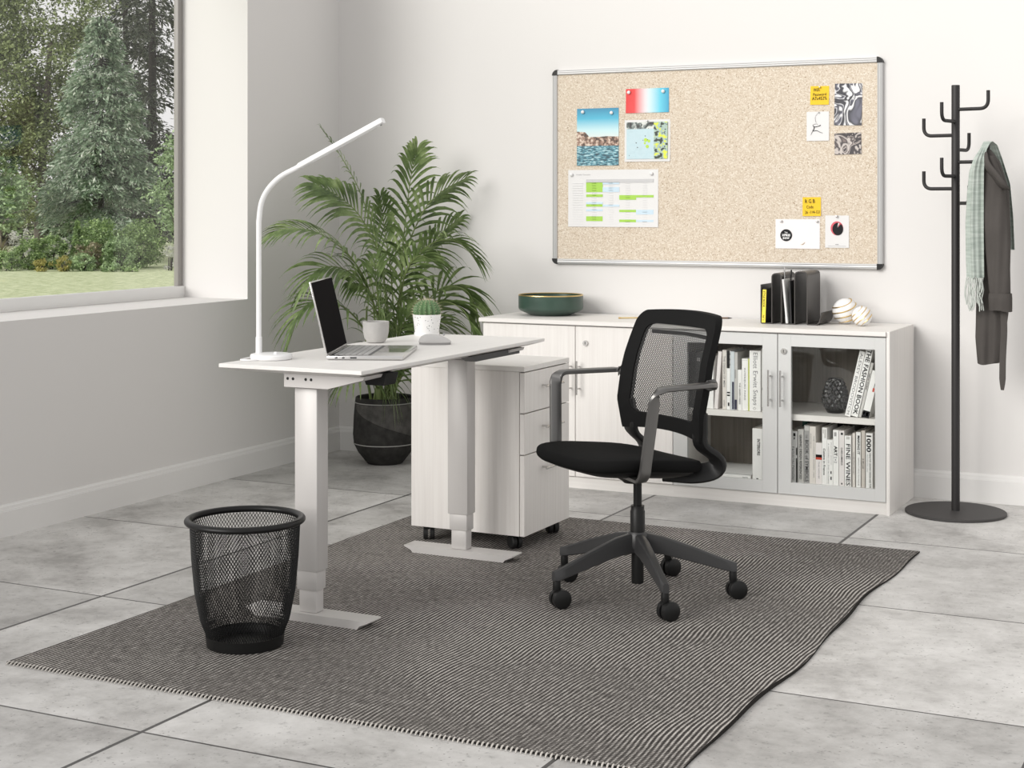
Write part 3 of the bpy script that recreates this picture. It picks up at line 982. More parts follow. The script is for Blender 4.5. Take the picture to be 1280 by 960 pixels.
def venice(t, tc, sep):
    nz = N(t, 'ShaderNodeTexNoise', Scale=16.0, Detail=6.0); t.links.new(tc.outputs['Generated'], nz.inputs['Vector'])
    mp = N(t, 'ShaderNodeMapping'); mp.inputs['Scale'].default_value = (5, 1, 22); t.links.new(tc.outputs['Generated'], mp.inputs[0])
    wv = N(t, 'ShaderNodeTexNoise', Scale=2.2, Detail=4.0); t.links.new(mp.outputs[0], wv.inputs['Vector'])
    sky = ramp(t, [(.42, (.74, .73, .68)), (.62, (.50, .72, .76)), (.82, (.06, .42, .60)), (1., (.02, .22, .38))]); t.links.new(sep.outputs['Z'], sky.inputs[0])
    wat = ramp(t, [(.38, (.01, .05, .075)), (.5, (.05, .23, .30)), (.64, (.42, .62, .66))]); t.links.new(wv.outputs['Fac'], wat.inputs[0])
    bld = ramp(t, [(.38, (.04, .02, .012)), (.5, (.28, .16, .11)), (.64, (.70, .58, .48))]); t.links.new(nz.outputs['Fac'], bld.inputs[0])
    # skyline: higher at the left, wavy
    sx = ramp(t, [(0., (.60,) * 3), (.2, (.585,) * 3), (.3, (.50,) * 3), (.55, (.50,) * 3), (.7, (.51,) * 3), (1., (.50,) * 3)]); t.links.new(sep.outputs['X'], sx.inputs[0])
    lo = N(t, 'ShaderNodeMath', operation='LESS_THAN'); t.links.new(sep.outputs['Z'], lo.inputs[0]); t.links.new(sx.outputs[0], lo.inputs[1])
    m1 = N(t, 'ShaderNodeMix', data_type='RGBA'); t.links.new(lo.outputs[0], m1.inputs[0]); t.links.new(sky.outputs[0], m1.inputs[6]); t.links.new(bld.outputs[0], m1.inputs[7])
    l2 = N(t, 'ShaderNodeMath', operation='LESS_THAN'); l2.inputs[1].default_value = .345; t.links.new(sep.outputs['Z'], l2.inputs[0])
    m2 = N(t, 'ShaderNodeMix', data_type='RGBA'); t.links.new(l2.outputs[0], m2.inputs[0]); t.links.new(m1.outputs[2], m2.inputs[6]); t.links.new(wat.outputs[0], m2.inputs[7])
    return m2.outputs[2]
sheet_of('photo_print', -2.996, -2.784, 1.430, 1.698, gen_image('harbour_photo', venice), 'portrait photo print of old houses by blue water under blue sky', 'photo')

def redblue(t, tc, sep):
    r = ramp(t, [(0., (.66, .01, .01)), (.20, (.70, .03, .03)), (.45, (.72, .64, .66)), (.55, (.58, .74, .78)), (.8, (.10, .54, .70)), (1., (.015, .30, .50))])
    t.links.new(sep.outputs['X'], r.inputs[0]); return r.outputs[0]
sheet_of('gradient_card', -2.748, -2.536, 1.671, 1.783, gen_image('red_to_blue_print', redblue), 'wide card fading from red to white to cyan at the top left of the board', 'card')

ab = sheet_of('art_print', -2.754, -2.530, 1.446, 1.639, PAPER, 'white bordered pale blue abstract print with lime specks', 'print')
def abstract(t, tc, sep):
    n1 = N(t, 'ShaderNodeTexNoise', Scale=7.0, Detail=4.0, Distortion=1.0); t.links.new(tc.outputs['Generated'], n1.inputs['Vector'])
    base = ramp(t, [(.0, (.40, .55, .60)), (.5, (.50, .65, .70)), (1., (.42, .60, .66))]); t.links.new(n1.outputs['Fac'], base.inputs[0])
    band = ramp(t, [(.36, (.02, .02, .02)), (.5, (.16, .20, .19)), (.58, (.66, .68, .64))]); t.links.new(n1.outputs['Fac'], band.inputs[0])
    zb = ramp(t, [(.80, (0, 0, 0)), (.83, (1, 1, 1))]); t.links.new(sep.outputs['Z'], zb.inputs[0])
    m1 = N(t, 'ShaderNodeMix', data_type='RGBA'); t.links.new(zb.outputs[0], m1.inputs[0]); t.links.new(base.outputs[0], m1.inputs[6]); t.links.new(band.outputs[0], m1.inputs[7])
    strip = ramp(t, [(.66, (0, 0, 0)), (.68, (1, 1, 1))]); t.links.new(sep.outputs['X'], strip.inputs[0])
    n2 = N(t, 'ShaderNodeTexNoise', Scale=9.0, Detail=1.0); t.links.new(tc.outputs['Generated'], n2.inputs['Vector'])
    sc = ramp(t, [(.40, (.02, .03, .02)), (.44, (.34, .46, .40)), (.56, (.38, .50, .44)), (.58, (.62, .70, .05)), (.7, (.70, .74, .06))]); t.links.new(n2.outputs['Fac'], sc.inputs[0])
    m2 = N(t, 'ShaderNodeMix', data_type='RGBA'); t.links.new(strip.outputs[0], m2.inputs[0]); t.links.new(m1.outputs[2], m2.inputs[6]); t.links.new(sc.outputs[0], m2.inputs[7])
    vo = N(t, 'ShaderNodeTexVoronoi', Scale=9.0); t.links.new(tc.outputs['Generated'], vo.inputs['Vector'])
    dk = N(t, 'ShaderNodeMath', operation='LESS_THAN'); dk.inputs[1].default_value = .13; t.links.new(vo.outputs['Distance'], dk.inputs[0])
    m3 = N(t, 'ShaderNodeMix', data_type='RGBA'); t.links.new(dk.outputs[0], m3.inputs[0]); t.links.new(m2.outputs[2], m3.inputs[6]); m3.inputs[7].default_value = (.02, .025, .02, 1)
    return m3.outputs[2]
MB().box(-2.743, -2.541, YC - .0062, YC - .0014, 1.458, 1.628).build('picture', gen_image('abstract_picture', abstract), ab)
lm = MB()
for lx, lz, rr in ((-2.648, 1.545, .009), (-2.632, 1.54, .007), (-2.64, 1.515, .008), (-2.652, 1.53, .005)):
    q = MB(); q.lathe([(0, 0), (rr, 0), (rr, .0006)], n=14)
    lm.add([(lx + a, YC - .0068 + c, lz + b_) for a, b_, c in q.v], q.f)
lm.build('lime_speck', mat('lime_print', (.45, .66, .06), .5), ab)

sched = sheet_of('timetable_sheet', -3.041, -2.588, 1.143, 1.410, PAPER, 'large white timetable sheet with green and blue cells, lower left of the board', 'sheet')
def cells(rects, m, name, single=True):
    q = MB()
    for c0, c1, r0, r1 in rects:       # fractions of the sheet, from its top left
        if single: q = MB()
        q.box(-3.041 + .453 * c0, -3.041 + .453 * c1, YC - .0036, YC - .0012 , 1.410 - .267 * r1, 1.410 - .267 * r0)
        if single: q.build(name, m, sched)
    if not single: q.build(name, m, sched)
GRN, BLU, GRY = mat('green_print', (.36, .62, .08), .6), mat('pale_blue_print', (.56, .70, .80), .6), mat('grey_print', (.55, .55, .555), .6)
LG = mat('faint_grey_print', (.68, .68, .685), .6)
cells([(.205, .95, .165, .225)], GRY, 'header_row')
cells([(.205, .39, .22, .39), (.205, .39, .43, .475), (.575, .95, .445, .485), (.575, .76, .485, .525), (.205, .39, .605, .645), (.575, .76, .70, .74), (.205, .39, .815, .90), (.575, .76, .87, .915)], GRN, 'green_cell')
cells([(.39, .575, .22, .255), (.39, .575, .305, .39), (.205, .39, .565, .60), (.39, .575, .61, .645), (.205, .39, .69, .725), (.76, .95, .70, .78), (.76, .95, .875, .91)], BLU, 'blue_cell')
rows = []
for r in range(18):
    v = .22 + r * .042
    rows.append((.05, .17, v + .012, v + .020))
    for c in range(4):
        rows.append((.27 + c * .187, .32 + c * .187, v + .013, v + .019))
cells(rows, LG, 'row_text', False)
put_text('Weekly Timetable', (-3.002, YC - .0013, 1.383), (1, 0, 0), (0, 0, 1), .075, .008, PALEINK, sched, 'heading', 0, .001)

NOTE = mat('yellow_note_paper', (.83, .55, .04), .7, spec=.2)
def sticky(x0, x1, z0, z1, lines, label, tilt):
    o = sheet_of('sticky_note', x0, x1, z0, z1, NOTE, label, 'note', tilt, group='yellow sticky notes on the board')
    for txt, fx0, fx1, fz0, fz1 in lines:
        w, h = x1 - x0, z1 - z0
        put_text(txt, (x0 + fx0 * w, YC - .0035, z0 + fz0 * h), (1, 0, .03), (-.03, 0, 1), (fx1 - fx0) * w, (fz1 - fz0) * h, INK, o, 'handwriting', 0, .001)
    return o
sticky(-1.876, -1.793, 1.685, 1.767, [('WiFi', .16, .5, .70, .88), ('Password', .16, .86, .47, .62), ('A7x453%', .1, .9, .24, .42)], 'yellow sticky note with a wifi password, top right of the board', R(1))
sticky(-1.910, -1.828, 1.197, 1.280, [('R G B', .15, .68, .68, .88), ('Code', .22, .6, .40, .56), ('26 -114-121', .14, .94, .12, .28)], 'yellow sticky note with a colour code, above the white club card', R(-.3))

dr = sheet_of('ink_drawing', -1.892, -1.792, 1.527, 1.655, PAPER, 'white card with a small leaping ink figure, right side of the board', 'drawing')
ink = MB()
def stroke(pts, r0, r1):
    P = spline([(-1.892 + .100 * a, YC - .0035, 1.655 - .128 * b) for a, b in pts], 14)
    ink.tube(P, [r0 + (r1 - r0) * i / 14 for i in range(15)], n=5)
stroke([(.55, .02), (.40, .16), (.40, .30), (.43, .38)], .0004, .0006)
stroke([(.28, .45), (.33, .52), (.48, .51), (.60, .48), (.63, .46)], .0012, .0016)
stroke([(.33, .50), (.34, .58), (.28, .66), (.45, .65), (.58, .70), (.72, .74)], .0022, .0008)
stroke([(.28, .66), (.22, .75), (.2, .8)], .0010, .0004)
stroke([(.30, .44), (.42, .42), (.50, .43)], .0005, .0005)
ink.build('ink_figure', INK, dr)

def marble(seed, c0, c1, c2, sc):
    def fn(t, tc, sep):
        mp = N(t, 'ShaderNodeMapping'); mp.inputs['Location'].default_value = (seed, 0, seed * .7)
        t.links.new(tc.outputs['Object'], mp.inputs[0])
        n0 = N(t, 'ShaderNodeTexNoise', Scale=sc, Detail=2.0, Distortion=1.3); t.links.new(mp.outputs[0], n0.inputs['Vector'])
        r = ramp(t, [(.32, c2), (.38, c2), (.41, c0), (.47, c0), (.485, c2), (.50, c1), (.53, c0), (.545, c2), (.60, c2), (.63, c0), (.70, c1)])
        t.links.new(n0.outputs['Fac'], r.inputs[0]); return r.outputs[0]
    return fn
sheet_of('marbled_print', -1.770, -1.649, 1.592, 1.774, gen_image('marble_black_white', marble(2.3, (.02, .02, .03), (.12, .12, .16), (.72, .72, .73), 9)),
         'larger black and white marbled print, top right of the board', 'print', R(1.2), group='marbled prints on the board')
sheet_of('marbled_print', -1.767, -1.649, 1.466, 1.559, gen_image('marble_brown', marble(7.9, (.03, .022, .025), (.18, .14, .13), (.50, .45, .42), 12)),
         'smaller dark brown marbled print below the black and white one', 'print', R(-1.2), group='marbled prints on the board')

cd = sheet_of('club_card', -2.033, -1.833, 1.053, 1.183, mat('pinkish_white_card', (.82, .79, .79), .6), 'white card with a round black logo, lower right of the board', 'card')
q = MB(); q.lathe([(0, 0), (.0265, 0), (.0265, .0012)], n=40)
MB().add([(-1.984 + a, YC - .0044 + c, 1.112 + b_) for a, b_, c in q.v], q.f).build('round_logo', INK, cd)
WINK = mat('white_print', (.85, .85, .85), .6)
put_text('The', (-1.991, YC - .0046, 1.1205), (1, 0, .05), (-.05, 0, 1), .014, .007, WINK, cd, 'lettering', .02, .0006)
put_text('XPRSS', (-2.0035, YC - .0046, 1.107), (1, 0, 0), (0, 0, 1), .039, .0105, WINK, cd, 'lettering', .04, .0006)
put_text('SHOW', (-1.999, YC - .0046, 1.0945), (1, 0, 0), (0, 0, 1), .030, .0095, WINK, cd, 'lettering', .04, .0006)
MB().tube(spline([(-1.919, YC - .004, 1.071), (-1.908, YC - .004, 1.073), (-1.898, YC - .004, 1.083)], 8), [.0003, .0005, .0008, .0011, .0013, .0012, .001, .0006, .0003], n=5).build('gold_flourish', GOLD, cd)

po = sheet_of('poster_card', -1.809, -1.704, 1.059, 1.200, PAPER, 'white card with a red and black disc, lower right corner of the board', 'card')
def disc(poly, y, m, name):
    MB().prism(poly, 'y', y, y + .0012).build(name, m, po)
disc([(-1.757 + .0275 * math.cos(a), 1.144 + .0305 * math.sin(a)) for a in [2 * PI * k / 40 for k in range(40)]], YC - .0036, mat('red_print', (.62, .09, .12), .5), 'red_disc')
angs = [R(a) for a in range(-290, 62, 8)]
disc([(-1.753, 1.146)] + [(-1.753 + .0235 * math.cos(a), 1.141 + .0275 * math.sin(a)) for a in angs], YC - .0044, INK, 'black_disc')
MB().prism([(-1.7545, 1.147), (-1.7455, 1.166), (-1.7505, 1.168)], 'y', YC - .0048, YC - .0036).build('pale_wedge', C_P, po)
put_text('ROJO', (-1.763, YC - .0032, 1.071), (1, 0, 0), (0, 0, 1), .014, .004, INK, po, 'lettering', .01, .001)
MB().box(-1.795, -1.717, YC - .0040, YC - .0012, 1.066, 1.0668).build('fine_print', GREYINK, po)

PINW = mat('pearl_white_plastic', (.80, .80, .80), .2); PINS = mat('steel_pin_head', (.62, .62, .62), .2, metal=.8)
def pin(x, z, m, label, r=.0085):
    o = MB()
    q = MB(); q.lathe([(0.0001, -.0115), (r * .55, -.0108), (r * .9, -.008), (r, -.005), (r * .9, -.002), (r * .6, 0)], n=18)
    o.add([(x + a, YC - .0012 + c, z + b_) for a, b_, c in q.v], q.f)
    tag(o.build('push_pin', m), label, 'push pin', 'round push pins on the board')
for x, z, m, l, r in [
    (-2.965, 1.682, PINW, 'white push pin at the top left of the water photo', .0085), (-2.819, 1.675, PINW, 'white push pin at the top right of the water photo', .0085),
    (-2.732, 1.767, PINW, 'white push pin on the red end of the gradient card', .0085), (-2.563, 1.767, PINW, 'white push pin on the blue end of the gradient card', .0085),
    (-3.023, 1.388, PINW, 'white push pin at the top left of the timetable', .0085), (-2.620, 1.390, PINW, 'white push pin at the top right of the timetable', .0085),
    (-2.006, 1.174, PINS, 'steel push pin at the top left of the round logo card', .006), (-1.844, 1.174, PINS, 'steel push pin at the top right of the round logo card', .006),
    (-1.757, 1.196, PINS, 'steel push pin at the top of the red disc card', .006), (-1.832, 1.762, PINS, 'small push pin at the top of the wifi sticky note', .004),
    (-1.838, 1.652, PINS, 'small push pin at the top of the ink drawing', .0035), (-2.64, 1.633, PINS, 'small push pin at the top of the abstract print', .004)]:
    pin(x, z, m, l, r)

# ------------------------------------------------------------------ height adjustable desk
DX0, DX1, DY0, DY1, DZ = -2.870, -2.370, 3.826, 5.060, 0.772
desk = thing('standing_desk', 'white topped height adjustable desk on two grey telescopic legs', 'desk', (-2.62, 4.44, 0.0062))
def desk_top():
    t = MB()
    def rect(i, z): return [(DX0 + i, DY0 + i, z), (DX1 - i, DY0 + i, z), (DX1 - i, DY1 - i, z), (DX0 + i, DY1 - i, z)]
    rings = [rect(.0012, DZ), rect(0, DZ - .0012), rect(0, DZ - .011), rect(.045, DZ - .024)]
    vs = [p for r in rings for p in r]
    fs = [(0, 1, 2, 3), (15, 14, 13, 12)]
    for k in range(3):
        for i in range(4):
            j = (i + 1) % 4
            fs.append((4 * k + i, 4 * k + j, 4 * k + 4 + j, 4 * k + 4 + i))
    return t.add(vs, fs).build('desktop', LAMY, desk, smooth=0)
desk_top()
ZB = DZ - .024
for yl in (3.915, 4.868):
    near = yl < 4
    xl0, xl1 = -2.659, -2.579
    lg = MB().box(xl0, xl1, yl, yl + .062, .155, .702, .004, 2).build('leg', SILVER, desk)
    MB().box(xl0 + .005, xl1 - .005, yl + .005, yl + .057, .098, .158, .003, 2).build('leg_stage', SILVER, lg)
    MB().box(xl0 + .010, xl1 - .010, yl + .010, yl + .052, .031, .101, .003, 2).build('leg_stage', SILVER, lg)
    ft = MB()
    fx0, fx1, fy0, fy1 = -2.832, -2.400, yl - .008, yl + .070
    z0, z1 = .0063, .031
    prof = [(fx0 + .035, z0), (fx1 - .035, z0), (fx1 - .028, z0 + .009), (fx1, z1 - .004), (fx1 - .002, z1), (fx0 + .002, z1), (fx0, z1 - .004), (fx0 + .028, z0 + .009)]
    ft.prism(prof, 'y', fy0, fy1)
    ft.build('foot', SILVER, desk, smooth=0)
    yb0 = yl - .030 if near else yl + .0
    sb = MB()
    sb.prism([(-2.677, .706), (-2.525, .706), (-2.402, ZB - .010), (-2.397, ZB), (-2.677, ZB)], 'y', yl - .028, yl + .085)
    sp = sb.build('support_bracket', SILVER, desk, smooth=0)
    if near:
        for bx in (-2.664, -2.645, -2.600, -2.581):
            q = MB(); q.lathe([(0, 0), (.0042, 0), (.0045, .0012)], n=14)
            MB().add([(bx + a, yl - .0292 + c, .731 + b_) for a, b_, c in q.v], q.f).build('bolt', BLACK, sp)
MB().box(-2.668, -2.575, 4.02, 4.84, .712, ZB - .0005, .003, 1).build('crossbeam', SILVER, desk)
cb = MB(); cb.prism([(-2.470, ZB), (-2.385, ZB), (-2.395, ZB - .036), (-2.455, ZB - .036)], 'y', 3.99, 4.06)
cb.build('control_box', BLACK, desk, smooth=0)
tr_ = MB(); tr_.prism([(4.55, ZB), (4.93, ZB), (4.93, ZB - .020), (4.60, ZB - .020)], 'x', -2.445, -2.405)
tr_.build('rail_tray', mat('dark_grey_metal', (.05, .05, .052), .45), desk, smooth=0)

# ------------------------------------------------------------------ things on the desk
lamp = thing('desk_lamp', 'slim white desk lamp with a round base and tilted light bar', 'lamp', (-2.802, 4.0, DZ))
MB().lathe([(0.001, 0.0003), (.060, .0003), (.0635, .003), (.0645, .009), (.0645, .013), (.062, .0165), (.056, .018), (.001, .018)], (-2.802, 4.0, DZ), n=56, close=False).build('base', WHITEP, lamp)
MB().lathe([(0.001, .017), (.006, .017), (.0065, .022), (.004, .0255), (.001, .026)], (-2.775, 3.985, DZ), n=20, close=False).build('touch_button', WHITEP, lamp)
sx = -2.8485
stem = MB().tube([(sx, 4.0, DZ + .012), (sx, 4.0, DZ + .066), (sx, 4.0, DZ + .068)], [.0098, .0098, .0082], n=20)
path = [(sx, 4.0, DZ + .068), (sx, 4.0, 1.195)]
path += [tuple(p) for p in spline([(sx, 4.0, 1.195), (sx + .009, 4.0, 1.252), (sx + .035, 4.0, 1.296), (sx + .081, 4.0, 1.334), (sx + .140, 4.0, 1.360)], 16)[1:]]
path += [(sx + .160, 4.0, 1.3695)]
stem.tube(path, .0082, n=16)
stem.build('stem', WHITEP, lamp)
p0, p1 = Vector((sx + .148, 4.0, 1.364)), Vector((-2.402, 4.0, 1.498))
hd = MB().tube([p0, p0.lerp(p1, .02), p0.lerp(p1, .985), p1], [.8, 1, 1, .85], n=20, flat=(.0095, .012))
hd = hd.build('lamp_head', WHITEP, lamp)
dv = (p1 - p0).normalized(); nv = Vector((dv.z, 0, -dv.x))
MB().tube([p0.lerp(p1, .16) + nv * .0075, p0.lerp(p1, .93) + nv * .0075], 1.0, n=12, flat=(.0035, .0075)).build('light_strip', mat('white_diffuser', (.88, .88, .87), .25), hd)
MB().tube([p0.lerp(p1, .965) + nv * .006, p0.lerp(p1, .965) + nv * .0105], .003, n=10).build('sensor', GREYINK, hd)
cab = [(-2.864, 4.002, DZ + .006), (-2.866, 3.965, DZ + .004), (-2.862, 3.925, DZ + .003), (-2.845, 3.915, DZ + .0032), (-2.82, 3.922, DZ + .0032), (-2.808, 3.938, DZ + .0032)]
MB().tube(spline(cab, 20), .0024, n=8).build('cable', WHITEP, lamp)

def make_laptop():
    ang = math.atan2(.92, -.39) - PI / 2          # local y runs along the hinge
    t = thing('laptop', 'open silver laptop with a dark screen on the white desk', 'laptop', (-2.598, 4.268, DZ), ang)
    lx0, lx1, ly0, ly1 = -.118, .118, -.185, .185    # hinge at lx0, front edge at lx1
    AL = mat('laptop_aluminium', (.60, .595, .59), .22, metal=.85)
    bs = MB().box(lx0, lx1, ly0, ly1, .0015, .0135, .003, 2).build('base', AL, t, local=True)
    for px in (-.105, .105):
        for py in (-.165, .165):
            MB().box(px - .006, px + .006, py - .006, py + .006, 0.0001, .002).build('rubber_foot', RUBBER, bs, local=True)
    for c, w in ((-.088, .008), (-.066, .008), (-.035, .020)):
        MB().box(c - w / 2, c + w / 2, ly0 - .0004, ly0 + .001, .0055, .0095).build('port', INK, bs, local=True)
    deck = MB().box(-.100, .016, -.160, .160, .0132, .0139).build('keyboard_well', mat('key_bed', (.10, .10, .10), .5), bs, local=True)
    KEY = mat('grey_key_cap', (.42, .415, .41), .4)
    rx = -.0985
    for r in range(6):
        hgt = .010 if r == 0 else .0165
        n = [14, 14, 14, 13, 12, 9][r]
        wid = [1.0] * n
        if r == 2: wid[0] = 1.4
        if r == 3: wid[0] = 1.7; wid[-1] = 1.7
        if r == 4: wid[0] = 2.1; wid[-1] = 2.2
        if r == 5: wid[4] = 5.2
        u = .318 / sum(wid); y = -.159
        for k in range(n):
            MB().box(rx, rx + hgt, y + .0014, y + wid[k] * u - .0014, .0136, .0154, .0006, 1).build('key', KEY, t, local=True)
            y += wid[k] * u
        rx += hgt + .0025
    MB().box(.030, .106, -.062, .062, .0132, .0138, .0004, 1).build('trackpad', mat('trackpad_glass', (.45, .445, .44), .12, metal=.7), t, local=True)
    # lid, leaning back from the hinge
    tl = R(13)
    M = Matrix.Translation((lx0 + .004, 0, .010)) @ Matrix.Rotation(-tl, 4, 'Y')
    lid = MB().box(-.006, .0, ly0, ly1, .0, .236, .0025, 2, M=M).build('lid', AL, t, local=True)
    MB().box(-.0002, .0010, ly0 + .004, ly1 - .004, .010, .232, M=M).build('screen', mat('dark_screen_glass', (.018, .017, .017), .45, spec=0.0), lid, local=True)
    MB().tube([(lx0 + .003, ly0 + .03, .0105), (lx0 + .003, ly1 - .03, .0105)], .0045, n=12).build('hinge', mat('dark_hinge', (.05, .05, .05), .4), t, local=True)
make_laptop()

CONC = mat('pale_concrete', (.47, .46, .445), .8, spec=.2, bump=(90, .3), var=(18, .10))
MC = (-2.815, 4.640, DZ)
mug = MB().lathe([(.001, 0), (.024, 0), (.031, .003), (.040, .018), (.0445, .038), (.0455, .072), (.0445, .0735), (.0425, .0725), (.0415, .04), (.036, .016), (.001, .010)], MC, n=48, close=False)
tag(mug.build('cup', CONC), 'pale concrete grey cup without handle on the desk behind the laptop', 'cup')

def cactus_pot():
    t = thing('potted_cactus', 'small round cactus in a white black speckled pot at the far end of the desk', 'plant', (-2.808, 4.985, DZ))
    c = (-2.808, 4.985, DZ)
    SP = mat('white_ceramic', (.85, .85, .845), .35)
    pot = MB().lathe([(.001, .010), (.042, .010), (.044, .013), (.0515, .0735), (.052, .075), (.0505, .0765), (.0485, .075), (.047, .066), (.001, .064)], c, n=48, close=False).build('pot', SP, t)
    MB().lathe([(.001, 0), (.044, 0), (.046, .004), (.046, .011), (.001, .011)], c, n=48, close=False).build('saucer', SP, t)
    rnd = random.Random(3)
    sp = MB()
    for i in range(60):
        a = rnd.uniform(0, 2 * PI); z = rnd.uniform(.018, .070)
        r = .044 + (z - .013) / .0605 * .0075 + .0002
        s = rnd.uniform(.0011, .0019)
        M = Matrix.Translation((c[0] + r * math.cos(a), c[1] + r * math.sin(a), c[2] + z)) @ Matrix.Rotation(a, 4, 'Z') @ Matrix.Rotation(rnd.uniform(0, 3), 4, 'X')
        n = rnd.choice([4, 5, 6])
        vs = [M @ Vector((.0002, s * math.cos(2 * PI * k / n) * rnd.uniform(.7, 1.2), s * math.sin(2 * PI * k / n))) for k in range(n)] + [M @ Vector((-.001, 0, 0))]
        sp.add(vs, [tuple(range(n))] + [(k, (k + 1) % n, n) for k in range(n)])
    sp.build('speckles', INK, pot, smooth=0)
    CG = mat('cactus_green', (.10, .19, .075), .55, var=(40, .25))
    prof = [(.001, .060)] + [(.0465 * math.sin(q) ** .8 if q > 0 else 0.001, .087 - .042 * math.cos(q)) for q in [PI * k / 20 for k in range(3, 20)]] + [(.001, .1285)]
    body = MB().lathe(prof, c, n=128, close=False, fn=lambda a, r, z: r * (1 + .085 * math.cos(16 * a)) if r > .003 else r).build('cactus', CG, t, smooth=60)
    SPN = mat('pale_spine', (.62, .55, .40), .6)
    th = MB()
    for i in range(16):
        a = 2 * PI * i / 16
        for q in [PI * k / 14 for k in range(4, 14)]:
            r = .0465 * math.sin(q) ** .8 * 1.085; z = .087 - .042 * math.cos(q)
            b0 = Vector((c[0] + r * math.cos(a), c[1] + r * math.sin(a), c[2] + z))
            for e in range(4):
                d = Vector((math.cos(a) * math.sin(q), math.sin(a) * math.sin(q), -math.cos(q) * .9)) + Vector((rnd.uniform(-.8, .8), rnd.uniform(-.8, .8), rnd.uniform(-.5, .8))) * .8
                d = d.normalized() * rnd.uniform(.008, .014)
                s = Vector((-math.sin(a), math.cos(a), 0)) * .0004
                th.add([b0 - s, b0 + s, b0 + Vector((0, 0, .0005)), b0 + d], [(0, 1, 3), (1, 2, 3), (2, 0, 3)])
    o = th.build('spines', SPN, body, smooth=0)
    o['kind'] = 'stuff'
cactus_pot()

def mouse():
    t = thing('computer_mouse', 'pale grey computer mouse on the desk in front of the cactus', 'mouse', (-2.600, 4.672, DZ), R(26))
    nu, nv = 28, 10
    m = MB(); vs = []; fs = []
    for j in range(nv + 1):
        q = j / nv * PI / 2
        for i in range(nu):
            a = 2 * PI * i / nu
            ca, sa = math.cos(a), math.sin(a)
            e = 2.6
            k = (abs(ca) ** e + abs(sa) ** e) ** (-1 / e)
            rr = math.cos(q) ** .72 if j < nv else 0.0
            x, y = .056 * ca * k * rr, .031 * sa * k * rr
            z = .0075 + .0275 * math.sin(q) * (1 - .25 * (x / .056)) * (.95 - .35 * max(0, x / .056) ** 2)
            vs.append((x, y, z))
    for j in range(nv):
        for i in range(nu):
            i2 = (i + 1) % nu
            fs.append((j * nu + i, j * nu + i2, (j + 1) * nu + i2, (j + 1) * nu + i))
    fs.append(tuple(range(nu))[::-1])
    m.add(vs, fs).build('shell', mat('mouse_grey', (.52, .51, .50), .4), t, local=True, smooth=70)
    b = MB()
    ring = []
    for i in range(nu):
        a = 2 * PI * i / nu
        ca, sa = math.cos(a), math.sin(a)
        k = (abs(ca) ** 2.6 + abs(sa) ** 2.6) ** (-1 / 2.6)
        ring.append((.054 * ca * k, .029 * sa * k))
    b.prism(ring, 'z', .0003, .008)
    b.build('underside', mat('mouse_base_grey', (.30, .295, .29), .45), t, local=True)
    MB().tube([(.030, -.002, .0335), (.030, .002, .0335)], .0045, n=14).build('scroll_wheel', mat('mouse_wheel', (.40, .40, .40), .4), t, local=True)
mouse()

# ------------------------------------------------------------------ waste bin
def waste_bin():
    c = (-2.639, 3.640, .0064)
    t = thing('waste_bin', 'round black wire mesh waste bin standing on the rug in front of the desk', 'bin', c)
    prof = [(.106, .028), (.124, .072), (.1395, .150), (.1485, .245), (.1535, .345)]
    zz = [p[1] for p in prof]; rr = [p[0] for p in prof]
    def rad(z):
        return float(np.interp(z, zz, rr))
    nA, nZ = 100, 44
    vs, fs = [], []
    for j in range(nZ + 1):
        z = .026 + (.348 - .026) * j / nZ
        for i in range(nA):
            a = 2 * PI * (i + .5 * (j % 2)) / nA
            vs.append((c[0] + rad(z) * math.cos(a), c[1] + rad(z) * math.sin(a), c[2] + z))
    for j in range(nZ - 1):
        for i in range(nA):
            if j % 2 == 0: l, r_ = (i - 1) % nA, i
            else: l, r_ = i, (i + 1) % nA
            fs.append((j * nA + i, (j + 1) * nA + r_, (j + 2) * nA + i, (j + 1) * nA + l))
    o = MB().add(vs, fs).build('wire_mesh', BLACKSAT, t, smooth=0)
    w = o.modifiers.new('wire', 'WIREFRAME'); w.thickness = .0026; w.use_even_offset = False; w.offset = 0
    rim = MB(); pts = [(c[0] + .1585 * math.cos(2 * PI * k / 72), c[1] + .1585 * math.sin(2 * PI * k / 72), c[2] + .352) for k in range(72)]
    q = [(.1585 + .0115 * math.cos(2 * PI * k / 16), .352 + .0095 * math.sin(2 * PI * k / 16)) for k in range(17)]
    rim.lathe(q, c, n=72, close=False).build('rim', BLACKSAT, t)
    MB().lathe([(.001, .003), (.104, .003), (.1055, 0.0), (.1075, .001), (.111, .032), (.109, .032), (.1045, .006), (.001, .006)], c, n=64, close=False).build('base', BLACKSAT, t)
waste_bin()

